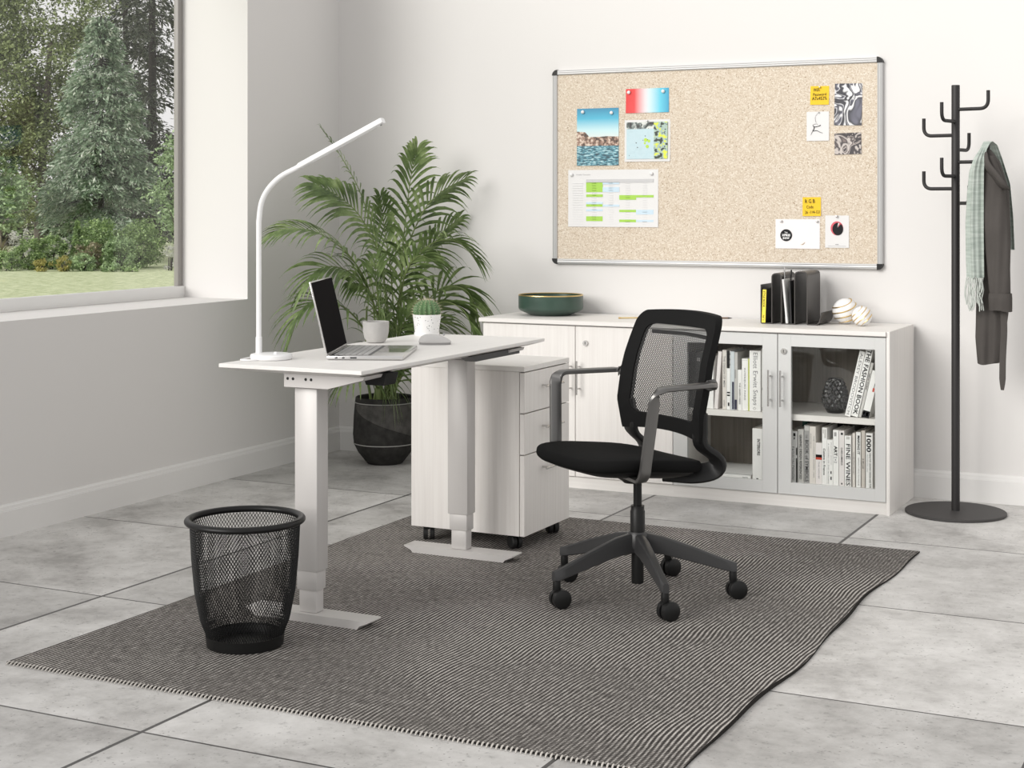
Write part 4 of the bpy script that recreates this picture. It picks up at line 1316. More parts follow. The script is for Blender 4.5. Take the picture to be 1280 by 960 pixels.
# ------------------------------------------------------------------ mobile pedestal
def pedestal():
    x0, x1, y0, y1, z0, z1 = -2.905, -2.440, 5.040, 5.430, .060, .668
    t = thing('mobile_pedestal', 'white ash three drawer pedestal on black casters behind the desk', 'drawer unit', ((x0 + x1) / 2, (y0 + y1) / 2, .0062))
    b = MB()
    b.box(x0, x1 - .021, y0, y0 + .016, z0, z1 - .019, .0008, 1)
    b.box(x0, x1 - .021, y1 - .016, y1, z0, z1 - .019, .0008, 1)
    b.box(x0, x0 + .016, y0 + .016, y1 - .016, z0, z1 - .019)
    b.box(x0 + .016, x1 - .021, y0 + .016, y1 - .016, z0, z0 + .016)
    b.build('body', LAM, t)
    MB().box(x0 - .001, x1, y0 - .001, y1 + .001, z1 - .0185, z1, .001, 1).build('top', LAMX, t)
    for za, zb, hz in ((.5015, .6455, .588), (.353, .4975, .440), (.060, .349, .290)):
        d = MB().box(x1 - .019, x1, y0 + .001, y1 - .001, za, zb, .001, 1).build('drawer', LAM, t)
        h = MB()
        ya, yb = 5.165, 5.315
        h.tube([(x1 + .030, ya, hz), (x1 + .030, yb, hz)], .0045, n=12)
        for yy in (ya + .027, yb - .027):
            h.tube([(x1 - .001, yy, hz), (x1 + .030, yy, hz)], .0038, n=10)
        h.build('handle', CHROME, d)
    for cx, cy, a in ((-2.855, 5.085, .5), (-2.50, 5.085, 1.0), (-2.855, 5.385, -.4), (-2.49, 5.385, .8)):
        f = MB().box(cx - .022, cx + .022, cy - .022, cy + .022, .0575, .0605).tube([(cx, cy, .045), (cx, cy, .059)], .008, n=12)
        f = f.build('caster', BLACK, t)
        ca, sa = math.cos(a), math.sin(a)
        for s in (-1, 1):
            MB().tube([(cx + s * .004 * ca, cy + s * .004 * sa, .0312), (cx + s * .018 * ca, cy + s * .018 * sa, .0312), (cx + s * .021 * ca, cy + s * .021 * sa, .0312)], [.0248, .0248, .021], n=24).build('wheel', RUBBER, f)
pedestal()

# ------------------------------------------------------------------ office chair
def office_chair():
    t = thing('office_chair', 'black swivel office chair with mesh back and loop armrests on the rug', 'chair', (-1.845, 4.635, .0068), R(146))
    SEATF = mat('black_seat_fabric', (.007, .007, .007), .9, spec=.10, bump=(500, .3))
    FRM = mat('black_frame_fabric', (.008, .008, .008), .8, spec=.15)
    ARM = mat('graphite_arm_paint', (.17, .167, .163), .34, metal=.85)
    # --- five star base
    hub = MB().lathe([(.001, .150), (.030, .150), (.036, .165), (.034, .196), (.028, .206), (.001, .206)], n=32, close=False).build('hub', CHARC, t, local=True)
    for k, deg in enumerate((-124, -52.5, 21, 92, 165)):
        a = R(deg - 146)
        ca, sa = math.cos(a), math.sin(a)
        def W(r, w, z): return (r * ca - w * sa, r * sa + w * ca, z)
        g = MB(); vs = []
        secs = [(.022, .017, .140, .202), (.08, .0165, .136, .192), (.18, .014, .112, .160), (.27, .0125, .090, .126), (.300, .0135, .083, .116), (.312, .010, .084, .112)]
        for r, w, za, zb in secs:
            vs += [W(r, -w, za + .003), W(r, -w * .7, za), W(r, w * .7, za), W(r, w, za + .003), W(r, w * .92, zb - .005), W(r, w * .55, zb), W(r, -w * .55, zb), W(r, -w * .92, zb - .005)]
        fs = [tuple(range(8)), tuple(40 + i for i in range(8))[::-1]]
        for s in range(5):
            for i in range(8):
                j = (i + 1) % 8
                fs.append((s * 8 + i, (s + 1) * 8 + i, (s + 1) * 8 + j, s * 8 + j))
        g.add(vs, fs).build('base_leg', CHARC, t, local=True, smooth=40)
        cx, cy = .300 * ca, .300 * sa
        cs = MB().lathe([(.001, .093), (.0105, .093), (.0125, .075), (.0125, .058), (.010, .052), (.001, .052)], (cx, cy, 0), n=20, close=False)
        sw = R(-40 + (0, 6, -8, 10, -4)[k] - 146)                              # wheel axis
        wa, wb = math.cos(sw), math.sin(sw)
        ox, oy = cx - wb * .012, cy + wa * .012
        cs.box(-.0035, .0035, -.018, .018, .022, .055, .002, 1, M=Matrix.Translation((cx - wb * .006, cy + wa * .006, 0)) @ Matrix.Rotation(sw, 4, 'Z'))
        cs = cs.build('caster', BLACK, t, local=True)
        for s in (-1, 1):
            MB().tube([(ox + s * .0045 * wa, oy + s * .0045 * wb, .0285), (ox + s * .020 * wa, oy + s * .020 * wb, .0285), (ox + s * .0245 * wa, oy + s * .0245 * wb, .0285)], [.0300, .0296, .0230], n=28).build('wheel', BLACK, cs, local=True)
    MB().lathe([(.001, .042), (.0185, .042), (.0195, .046), (.0195, .152), (.001, .152)], n=28, close=False).build('lower_tube', BLACK, t, local=True)
    MB().lathe([(.001, .200), (.0235, .200), (.0235, .270), (.0215, .274), (.0215, .288), (.001, .288)], n=28, close=False).build('gas_shroud', BLACK, t, local=True)
    MB().lathe([(.001, .285), (.0135, .285), (.0135, .372), (.001, .372)], n=24, close=False).build('gas_piston', BLACKSAT, t, local=True)
    mech = MB().lathe([(.001, .362), (.027, .362), (.036, .370), (.068, .388), (.105, .399), (.115, .405), (.112, .414), (.001, .414)], (0, .02, 0), n=36, close=False)
    mech.box(-.055, .055, -.10, .13, .392, .413, .006, 2)
    mech.build('tilt_mechanism', BLACK, t, local=True)
    # --- seat
    def outline(a, hx, yf, yb, e=4.2):
        ca, sa = math.cos(a), math.sin(a)
        k = (abs(ca) ** e + abs(sa) ** e) ** (-1 / e)
        yc, hy = (yf + yb) / 2, (yf - yb) / 2
        return hx * ca * k, yc + hy * sa * k
    def seat_body(hx, yf, yb, layers, name, m):
        n = 64; vs, fs = [], []
        for sc, z in layers:
            for i in range(n):
                a = 2 * PI * i / n
                x, y = outline(a, hx, yf, yb)
                yc = (yf + yb) / 2
                x, y = x * sc, yc + (y - yc) * sc
                front = max(0, (y - .10) / .18)
                dz = .10 * y - .016 * front ** 2 + .006 * (abs(x) / hx) ** 2
                vs.append((x, y, z + dz))
        L = len(layers)
        for j in range(L - 1):
            for i in range(n):
                i2 = (i + 1) % n
                fs.append((j * n + i, j * n + i2, (j + 1) * n + i2, (j + 1) * n + i))
        fs.append(tuple(range(n))[::-1])
        fs.append(tuple((L - 1) * n + i for i in range(n)))
        return MB().add(vs, fs).build(name, m, t, local=True, smooth=70)
    st = seat_body(.238, .285, -.135, [(.80, .416), (.95, .419), (.985, .426), (1.0, .436), (.995, .446), (.975, .4525), (.92, .4555), (.7, .4555), (.4, .454), (.05, .453)], 'seat', SEATF)
    seat_body(.222, .268, -.125, [(.45, .388), (.70, .393), (.90, .406), (.975, .418), (.97, .424)], 'seat_pan', BLACK)
    # --- back
    def yback(x, z):
        base = float(np.interp(z, [.36, .48, .60, .75, .86, .92], [-.105, -.082, -.076, -.106, -.142, -.165]))
        return base - .040 * (1 - (x / .23) ** 2)
    def halfw(z):
        return float(np.interp(z, [.48, .52, .60, .70, .80, .90], [.205, .215, .228, .232, .224, .211]))
    ZTp, ZBt = .893, .505
    def cornered(x, z, zt, zb, r):
        return x, z
    def strip(u0, z):  # point on the back surface, u in -1..1
        hw = halfw(z)
        rr = .045
        if z > ZTp - rr:
            k = (z - (ZTp - rr)) / rr
            hw -= rr * (1 - math.sqrt(max(0, 1 - k * k))) * .8
        return u0 * hw
    iw, it, ib, ir = .165, .850, .562, .030
    def inner_hw(z):
        h = iw + (halfw(z) - .215) * .9
        if z > it - ir: k = (z - (it - ir)) / ir; h -= ir * (1 - math.sqrt(max(0, 1 - k * k)))
        if z < ib + ir: k = ((ib + ir) - z) / ir; h -= ir * (1 - math.sqrt(max(0, 1 - k * k)))
        return h
    # frame: outer ring - inner ring, solidified
    zs_o = [ZTp - (ZTp - ZBt) * (k / 40) for k in range(41)]
    def ring(outer):
        P = []
        zt, zb = (ZTp, ZBt) if outer else (it, ib)
        hw = (lambda z: strip(1, z)) if outer else inner_hw
        nS, nH = 44, 20
        for k in range(nH):                               # top, left to right
            f = -1 + 2 * k / nH; x = f * hw(zt - 1e-6); P.append((x, zt + (.006 * (1 - f * f) if outer else 0.0)))
        for k in range(nS):                               # right side down
            q = k / nS; q = .5 - .5 * math.cos(PI * q) * 1.0; z = zt - (zt - zb) * q; P.append((hw(z if 0 < k else zt - 1e-6), z))
        for k in range(nH):
            f = 1 - 2 * k / nH; P.append((f * hw(zb + 1e-6), zb + (.012 * (1 - f * f) if outer else 0)))
        for k in range(nS):
            q = k / nS; q = .5 - .5 * math.cos(PI * q); z = zb + (zt - zb) * q; P.append((-hw(z if 0 < k else zb + 1e-6), z))
        return P
    O, I = ring(True), ring(False)
    n = len(O); vs, fs = [], []
    thick = .022
    for (x, z) in O: vs.append((x, yback(x, z) + .004, z))
    for (x, z) in I: vs.append((x, yback(x, z) + .006, z))
    for (x, z) in I: vs.append((x, yback(x, z) - thick * .5, z))
    for (x, z) in O: vs.append((x, yback(x, z) - thick, z))
    for i in range(n):
        j = (i + 1) % n
        for a, b in ((0, 1), (1, 2), (2, 3), (3, 0)):
            fs.append((a * n + i, a * n + j, b * n + j, b * n + i))
    bf = MB().add(vs, fs).build('back_frame', FRM, t, local=True, smooth=50)
    # see-through mesh panel
    m, tt, p, out = nt('black_back_mesh')
    p.inputs['Base Color'].default_value = (.02, .02, .02, 1); p.inputs['Roughness'].default_value = .6
    tc = N(tt, 'ShaderNodeTexCoord'); sp = N(tt, 'ShaderNodeSeparateXYZ'); tt.links.new(tc.outputs['Object'], sp.inputs[0])
    def sinof(a, b, per):
        q1 = N(tt, 'ShaderNodeMath', operation='MULTIPLY'); q1.inputs[1].default_value = a; tt.links.new(sp.outputs['X'], q1.inputs[0])
        q2 = N(tt, 'ShaderNodeMath', operation='MULTIPLY_ADD'); q2.inputs[1].default_value = b; tt.links.new(sp.outputs['Z'], q2.inputs[0]); tt.links.new(q1.outputs[0], q2.inputs[2])
        q3 = N(tt, 'ShaderNodeMath', operation='MULTIPLY'); q3.inputs[1].default_value = 2 * PI / per; tt.links.new(q2.outputs[0], q3.inputs[0])
        q4 = N(tt, 'ShaderNodeMath', operation='SINE'); tt.links.new(q3.outputs[0], q4.inputs[0]); return q4
    s1, s2 = sinof(.8, .6, .0068), sinof(.8, -.6, .0068)
    ad = N(tt, 'ShaderNodeMath', operation='ADD'); tt.links.new(s1.outputs[0], ad.inputs[0]); tt.links.new(s2.outputs[0], ad.inputs[1])
    rp = ramp(tt, [(.58, (0, 0, 0)), (.68, (1, 1, 1))])
    sc = N(tt, 'ShaderNodeMath', operation='MULTIPLY_ADD'); sc.inputs[1].default_value = .25; sc.inputs[2].default_value = .5
    tt.links.new(ad.outputs[0], sc.inputs[0]); tt.links.new(sc.outputs[0], rp.inputs[0])
    tp = N(tt, 'ShaderNodeBsdfTransparent'); mx = N(tt, 'ShaderNodeMixShader')
    tt.links.new(rp.outputs[0], mx.inputs[0]); tt.links.new(p.outputs[0], mx.inputs[1]); tt.links.new(tp.outputs[0], mx.inputs[2]); tt.links.new(mx.outputs[0], out.inputs[0])
    vs, fs = [], []
    nz_, nx_ = 28, 16
    for j in range(nz_ + 1):
        z = ib + (it - ib) * j / nz_
        for i in range(nx_ + 1):
            x = (-1 + 2 * i / nx_) * (inner_hw(z) + .002)
            vs.append((x, yback(x, z) + .001, z))
    for j in range(nz_):
        for i in range(nx_):
            a = j * (nx_ + 1) + i
            fs.append((a, a + 1, a + nx_ + 2, a + nx_ + 1))
    MB().add(vs, fs).build('mesh_panel', m, t, local=True, smooth=60)
    cp = MB().tube([(-.155, yback(.155, .825) - .012, .822), (-.08, yback(.08, .825) - .012, .824), (0, yback(0, .825) - .012, .825), (.08, yback(.08, .825) - .012, .824), (.155, yback(.155, .825) - .012, .822)], 1, n=12, flat=(.006, .003))
    cp.build('cross_stay', FRM, t, local=True)
    for s in (-1, 1):
        up = spline([(s * .198, yback(.200, .60) - .012, .600), (s * .192, yback(.200, .54) - .014, .545), (s * .192, -.108, .495), (s * .203, -.158, .452), (s * .190, -.160, .417), (s * .155, -.110, .402), (s * .085, -.04, .404)], 28)
        MB().tube(up, 1, n=14, flat=(.012, .031)).build('back_upright', BLACK, t, local=True)
    # --- armrests: one flat bar each
    for s in (-1, 1):
        pts = fillet([(s * .10, .110, .408), (s * .252, .150, .412), (s * .287, .130, .690), (s * .262, -.100, .690), (s * .226, -.112, .682)], .040, 8)
        a = MB(); vs, fs = [], []
        n = len(pts)
        outv = Vector((s, 0, 0))
        for i, pnt in enumerate(pts):
            T = (pts[min(i + 1, n - 1)] - pts[max(i - 1, 0)]).normalized()
            # the bar's broad side faces outward on the post and up on the rest
            wdir = Vector((0, 1, 0)) if abs(T.y) < .75 else Vector((s, 0, 0))
            f = min(1, abs(T.y) / 1.0)
            wdir = (Vector((0, 1, 0)) * (1 - f) + Vector((s, 0, 0)) * f)
            wdir = (wdir - T * wdir.dot(T)).normalized()
            nd = T.cross(wdir)
            hw, ht = .0195, .0075
            for ca, cb in ((-1, -.6), (-.8, -1), (.8, -1), (1, -.6), (1, .6), (.8, 1), (-.8, 1), (-1, .6)):
                vs.append(pnt + wdir * hw * ca + nd * ht * cb)
        for i in range(n - 1):
            for k in range(8):
                k2 = (k + 1) % 8
                fs.append((i * 8 + k, i * 8 + k2, (i + 1) * 8 + k2, (i + 1) * 8 + k))
        fs += [tuple(range(8))[::-1], tuple((n - 1) * 8 + k for k in range(8))]
        a.add(vs, fs).build('armrest', ARM, t, local=True, smooth=40)
    return t
office_chair()

# ------------------------------------------------------------------ potted palm
RT = Vector((.8965, .4429, 0)); TW = Vector((.4429, -.8965, 0))
PC = Vector((-3.905, 6.520, 0))
# stems and leaf spines: (roll of the leaf plane, leaflet length, leaflet pairs, points as (across, towards the room, height))
FRONDS = [
    (84, 0.27, 38, [(0.054, 0, 0.415), (0.07, 0.0, 0.765), (0.097, 0.05, 1.115), (0.131, 0.05, 1.393), (0.158, 0.05, 1.516)]),
    (50, 0.24, 32, [(0.07, 0, 0.435), (0.085, 0.05, 0.922), (0.18, 0.1, 1.193), (0.276, 0.1, 1.307), (0.397, 0.05, 1.377)]),
    (25, 0.24, 30, [(0.07, 0, 0.447), (0.1, 0.15, 0.889), (0.212, 0.25, 1.047), (0.341, 0.3, 1.082), (0.446, 0.3, 1.0)]),
    (35, 0.26, 32, [(0.078, 0, 0.431), (0.16, 0.2, 0.702), (0.285, 0.3, 0.859), (0.397, 0.3, 0.851), (0.448, 0.25, 0.766)]),
    (75, 0.26, 36, [(0.031, 0, 0.435), (-0.003, 0.1, 0.924), (-0.078, 0.2, 1.156), (-0.186, 0.25, 1.28), (-0.314, 0.25, 1.348)]),
    (20, 0.25, 36, [(0.023, 0, 0.435), (-0.048, 0.2, 0.815), (-0.127, 0.35, 1.002), (-0.247, 0.43, 1.107), (-0.363, 0.47, 1.137), (-0.441, 0.48, 1.123)]),
    (12, 0.12, 34, [(0.039, 0, 0.454), (-0.016, 0.0, 0.959), (-0.105, 0, 1.269), (-0.202, 0, 1.463), (-0.314, 0, 1.627)]),
    (20, 0.22, 28, [(0.0, 0, 0.415), (-0.095, 0.3, 0.702), (-0.227, 0.45, 0.815), (-0.33, 0.5, 0.775), (-0.395, 0.5, 0.615)]),
    (85, 0.30, 26, [(0.019, 0, 0.396), (0.013, 0.25, 0.612), (0.001, 0.42, 0.81), (-0.008, 0.45, 0.994)]),
    (75, 0.22, 22, [(0.008, 0, 0.346), (0.024, 0.3, 0.523), (0.025, 0.4, 0.625), (0.03, 0.42, 0.733)]),
    (30, 0.23, 30, [(0.07, 0, 0.396), (0.179, 0.2, 0.664), (0.278, 0.3, 0.791), (0.382, 0.3, 0.762), (0.434, 0.3, 0.665)]),
    (30, 0.20, 26, [(0.062, 0, 0.384), (0.161, 0.1, 0.58), (0.261, 0.1, 0.687), (0.355, 0.15, 0.63)]),
    (35, 0.24, 30, [(0.023, 0, 0.435), (-0.032, 0.25, 0.781), (-0.135, 0.35, 0.935), (-0.249, 0.45, 0.961), (-0.336, 0.45, 0.874)]),
    (70, 0.24, 30, [(0.047, 0, 0.454), (0.03, -0.02, 0.88), (-0.004, -0.05, 1.113), (-0.027, -0.05, 1.289)]),
    (50, 0.22, 28, [(0.07, 0, 0.435), (0.146, -0.02, 0.841), (0.246, -0.05, 1.074), (0.359, -0.05, 1.184)]),
    (40, 0.22, 28, [(0.039, 0, 0.435), (0.091, 0.3, 0.821), (0.178, 0.5, 1.007), (0.275, 0.55, 0.994)]),
    (30, 0.17, 18, [(-0.016, 0, 0.338), (-0.082, 0.2, 0.445), (-0.14, 0.3, 0.463), (-0.192, 0.3, 0.411)]),
    (60, 0.22, 24, [(0.023, 0, 0.357), (0.061, 0.2, 0.551), (0.113, 0.35, 0.695), (0.172, 0.4, 0.772)]),
    (60, 0.24, 28, [(0.031, 0, 0.415), (0.004, 0.15, 0.698), (-0.062, 0.25, 0.856), (-0.142, 0.35, 0.891)]),
]

def palm():
    t = thing('potted_palm', 'tall arching palm in a dark stone planter in the room corner', 'plant', PC)
    STONE = mat('dark_stone', (.032, .031, .029), .8, spec=.25, bump=(70, .5), var=(30, .35))
    STONEL = mat('dark_stone_lighter', (.078, .075, .070), .8, spec=.25, bump=(70, .5), var=(30, .3))
    PALE = mat('pale_groove_line', (.34, .335, .32), .8)
    prof = [(.001, 0), (.082, 0), (.088, .004), (.128, .055), (.149, .096), (.1535, .14), (.150, .23), (.1415, .318), (.137, .322), (.131, .316), (.128, .295), (.001, .290)]
    pot = MB().lathe(prof, PC, n=72, close=False).build('planter', STONE, t)
    band = MB()
    for z, r in ((.100, .1502), (.296, .1442)):
        MB().lathe([(r - .002, z - .0022), (r + .0012, z - .002), (r + .0012, z + .002), (r - .002, z + .0022)], PC, n=72, close=False).build('groove_line', PALE, pot)
    # a lighter leaf-shaped facet sweeping round the front of the pot
    vs, fs = [], []
    nA, nZ = 60, 12
    for i in range(nA + 1):
        a = R(-130) + R(150) * i / nA
        lo = .275 - .155 * (i / nA) ** .8
        for j in range(nZ + 1):
            z = lo + (.291 - lo) * j / nZ
            r = float(np.interp(z, [.096, .14, .23, .318], [.149, .1535, .150, .1415])) + .0009
            vs.append((PC.x + r * math.cos(a), PC.y + r * math.sin(a), z))
    for i in range(nA):
        for j in range(nZ):
            q = i * (nZ + 1) + j
            fs.append((q, q + nZ + 1, q + nZ + 2, q + 1))
    MB().add(vs, fs).build('lighter_facet', STONEL, pot)
    MB().lathe([(.001, .300), (.128, .296), (.1275, .290), (.001, .290)], PC, n=48, close=False).build('soil', mat('dark_soil', (.02, .015, .012), .95, bump=(60, 1)), t)
    STEM = mat('palm_stem', (.16, .21, .07), .45, var=(14, .3))
    LEAF = leaf_mat('palm_leaf', (.055, .090, .030), (.145, .215, .072), (.34, .43, .19), scale=8.0, rough=.30, transl=.22)
    rnd = random.Random(11)
    def world(p): return PC + RT * p[0] + TW * p[1] + Vector((0, 0, p[2]))
    for k, (roll, ln, npair, pts) in enumerate(FRONDS):
        npair = int(npair * 0.78)
        P = [world(p) for p in pts]
        b = PC + RT * rnd.uniform(-.055, .055) + TW * rnd.uniform(-.045, .045) + Vector((0, 0, .292))
        sp = spline([b] + P, 44)
        start = 0.24
        fr_ = MB()
        fr_.tube(sp, [max(.0012, .0055 * (1 - i / 44) + .0008) for i in range(45)], n=7)
        stem = fr_.build('frond_stem', STEM, t)
        lv = MB()
        for i in range(npair):
            u = start + (1 - start) * (i + .5) / npair
            idx = u * 44
            i0 = min(int(idx), 43); f = idx - i0
            pos = sp[i0].lerp(sp[i0 + 1], f)
            T = (sp[min(i0 + 2, 44)] - sp[max(i0 - 1, 0)]).normalized()
            h = T.cross(Vector((0, 0, 1)))
            if h.length < .12: h = TW.copy()
            h.normalize()
            if h.dot(TW) < 0: h = -h
            v = h.cross(T).normalized()
            side = (h * math.cos(R(roll)) + v * math.sin(R(roll))).normalized()
            nrm = T.cross(side).normalized()
            if nrm.z < 0 and abs(nrm.z) > .2: nrm = -nrm
            w = (u - start) / (1 - start)
            L = ln * (.55 + .55 * math.sin(PI * min(1, .12 + w * .75)) ) * (1 - .50 * w ** 3)
            for s in (-1, 1):
                aa = R(56 - 38 * w + rnd.uniform(-2.5, 2.5))
                d = (T * math.cos(aa) + side * s * math.sin(aa) + nrm * rnd.uniform(.12, .24)).normalized()
                LL = 1.12 * L * rnd.uniform(.94, 1.05)
                droop = (.50 + rnd.uniform(-.08, .10)) * LL * (1.2 - .5 * w)
                wd = (.0070 + .0032 * math.sin(PI * w)) * min(1, ln / .2) * rnd.uniform(.85, 1.1)
                bn = d.cross(nrm)
                if bn.length < .05: bn = d.cross(Vector((0, 0, 1)))
                bn.normalize()
                tw = rnd.uniform(-.22, .22)
                bn = (bn * math.cos(tw) + nrm * math.sin(tw)).normalized()
                upn = bn.cross(d).normalized()
                ns = 6; vs = []
                for q in range(ns + 1):
                    e = q / ns
                    c = pos + d * LL * e * (1 - .10 * e * e) + Vector((0, 0, -droop * e ** 2.2))
                    ww = wd * (.35 + 1.6 * e) if e < .25 else wd * (.75 + .25 * math.cos((e - .25) / .75 * PI / 2)) * math.cos(max(0, e - .25) / .75 * PI / 2) ** .7
                    ww = max(ww, .0004)
                    vs += [c - bn * ww + upn * ww * .28, c, c + bn * ww + upn * ww * .28]
                fs = []
                for q in range(ns):
                    a = 3 * q
                    fs += [(a, a + 1, a + 4, a + 3), (a + 1, a + 2, a + 5, a + 4)]
                # keep the leaflets off the walls
                vs = [Vector((max(p.x, XL + .02), min(p.y, YB - .02), p.z)) for p in vs]
                if any(p.x > -3.30 and p.y > 6.2 and p.z < .88 for p in vs): continue      # none reaches into the sideboard or bowl
                lv.add(vs, fs)
        lv.build("frond", LEAF, t, smooth=80)
    for k in range(9):
        b = PC + RT * rnd.uniform(-.07, .07) + TW * rnd.uniform(-.06, .05) + Vector((0, 0, .292))
        MB().tube(spline([b, b + RT * rnd.uniform(-.03, .03) + Vector((0, 0, .18)), b + RT * rnd.uniform(-.06, .06) + TW * .06 + Vector((0, 0, rnd.uniform(.3, .48)))], 8), [.0075, .0072, .007, .0065, .006, .0056, .0052, .0048, .0044], n=7).build('stem', STEM, t)
palm()

# ------------------------------------------------------------------ coat stand, coat and scarf
SCX, SCY = -1.199, 6.478
def coat_stand():
    t = thing('coat_stand', 'black metal coat stand with curved hooks and a round flat base', 'coat stand', (SCX, SCY, 0))
    M_ = mat('black_powder_coat', (.022, .020, .020), .55, metal=.2)
    MB().lathe([(.001, 0), (.196, 0), (.199, .002), (.199, .009), (.196, .0115), (.001, .0125)], (SCX, SCY, 0), n=96, close=False).build('base', mat('charcoal_powder_coat', (.055, .052, .051), .6, metal=.2), t)
    MB().lathe([(.001, .011), (.0165, .011), (.0165, 1.728), (.0155, 1.7305), (.001, 1.7305)], (SCX, SCY, 0), n=32, close=False).build('pole', M_, t)
    for deg, z in ((-12.5, 1.632), (-102.5, 1.583), (167.5, 1.528), (77.5, 1.470), (-12.5, 1.419), (-102.5, 1.362), (167.5, 1.312), (77.5, 1.253)):
        a = R(deg)
        d = Vector((math.cos(a), math.sin(a), 0))
        c = Vector((SCX, SCY, z))
        pts = fillet([c + d * .012, c + d * .136, c + d * .136 + Vector((0, 0, .072))], .045, 8)
        MB().tube(pts, .0072, n=14).build('hook', M_, t)
coat_stand()

HX, HY, HZ = SCX + .133, SCY - .029, 1.491      # tip of the hook that carries the clothes
def cloth_tube(rows, name, m, parent, n=56, seed=0, fold=.006, label=None):
    """closed hanging cloth: rows of (z, left x, right x, front y, back y) with pleats"""
    rnd = random.Random(seed)
    ph = [rnd.uniform(0, 6.28) for _ in range(4)]
    zz = [r[0] for r in rows]
    vs, fs = [], []
    NZ = 64
    for j in range(NZ + 1):
        z = zz[0] + (zz[-1] - zz[0]) * j / NZ
        zi = [-q for q in zz]
        xl, xr, yf, yb = [float(np.interp(-z, zi, [r[k] for r in rows])) for k in (1, 2, 3, 4)]
        cx, cy, hx, hy = (xl + xr) / 2, (yf + yb) / 2, (xr - xl) / 2, (yb - yf) / 2
        grow = min(1, j / NZ * 2.2 + .15)
        for i in range(n):
            a = 2 * PI * i / n
            ca, sa = math.cos(a), math.sin(a)
            e = 2.8
            k = (abs(ca) ** e + abs(sa) ** e) ** (-1 / e)
            x = cx + hx * ca * k
            f = fold * grow * (math.sin(x * 95 + ph[0] + z * 3) + .6 * math.sin(x * 170 + ph[1] - z * 9) + .5 * math.sin(z * 21 + ph[2] + x * 30))
            y = cy + hy * sa * k + f * (1 if sa < 0 else .5)
            zo = z + (.004 * math.sin(x * 60 + ph[3]) if j == NZ else 0)
            vs.append((x, y, zo))
    for j in range(NZ):
        for i in range(n):
            i2 = (i + 1) % n
            fs.append((j * n + i, j * n + i2, (j + 1) * n + i2, (j + 1) * n + i))
    fs.append(tuple(range(n))[::-1]); fs.append(tuple(NZ * n + i for i in range(n)))
    return MB().add(vs, fs).build(name, m, parent, smooth=80)

def px(x): return SCX + (x - 1194) * .00309          # measured across the coat (metres from the pole)
def pz(y): return 1.25 - (y - 255) * .003234
def coat():
    CO = mat('grey_brown_wool', (.080, .073, .068), .95, spec=.1, bump=(350, .5), var=(6, .12))
    t = thing('coat', 'dark grey wool coat with a rolled sleeve cuff hanging on the stand', 'coat', (HX, HY, pz(453)))
    y0 = HY
    body = [(pz(188), px(1231), px(1240), y0 - .020, y0 + .030), (pz(205), px(1226), px(1252), y0 - .03, y0 + .045), (pz(238), px(1222), px(1262), y0 - .025, y0 + .06),
            (pz(300), px(1221), px(1264), y0 - .022, y0 + .062), (pz(380), px(1221), px(1262), y0 - .020, y0 + .06), (pz(420), px(1220), px(1257), y0 - .02, y0 + .055), (pz(452), px(1223), px(1250), y0 - .018, y0 + .05)]
    cloth_tube(body, 'coat_body', CO, t, seed=2, fold=.005)
    sl = [(pz(196), px(1234), px(1246), y0 - .062, y0 - .012), (pz(225), px(1233), px(1258), y0 - .070, y0 - .015), (pz(260), px(1233), px(1263), y0 - .074, y0 - .018),
          (pz(310), px(1236), px(1266), y0 - .076, y0 - .020), (pz(372), px(1242), px(1267), y0 - .076, y0 - .020)]
    cloth_tube(sl, 'sleeve', CO, t, seed=5, fold=.004)
    cuff = [(pz(364), px(1240.5), px(1268.5), y0 - .083, y0 - .014), (pz(370), px(1240), px(1269), y0 - .084, y0 - .013), (pz(385), px(1241), px(1269), y0 - .082, y0 - .014)]
    cloth_tube(cuff, 'cuff', CO, t, seed=7, fold=.0025)
    # folded collar over the shoulder
    col = MB().tube(spline([(px(1237), y0 - .060, pz(193)), (px(1240), y0 - .082, pz(207)), (px(1250), y0 - .088, pz(220)), (px(1259), y0 - .085, pz(232)), (px(1264), y0 - .06, pz(237))], 16),
                    [.5, .7, .8, .9, 1, 1, 1, 1, 1, 1, 1, 1, .95, .9, .8, .7, .5], n=14, flat=(.024, .010))
    col.build('collar', CO, t)
    bl = MB(); pts = spline([(px(1258), y0 - .040, pz(384)), (px(1259), y0 - .046, pz(410)), (px(1257.5), y0 - .048, pz(445)), (px(1257), y0 - .048, pz(482))], 16)
    bl.tube(pts, [1] * 15 + [.8, .5], n=12, flat=(.004, .0125))
    bl.build('belt_end', CO, t)
coat()

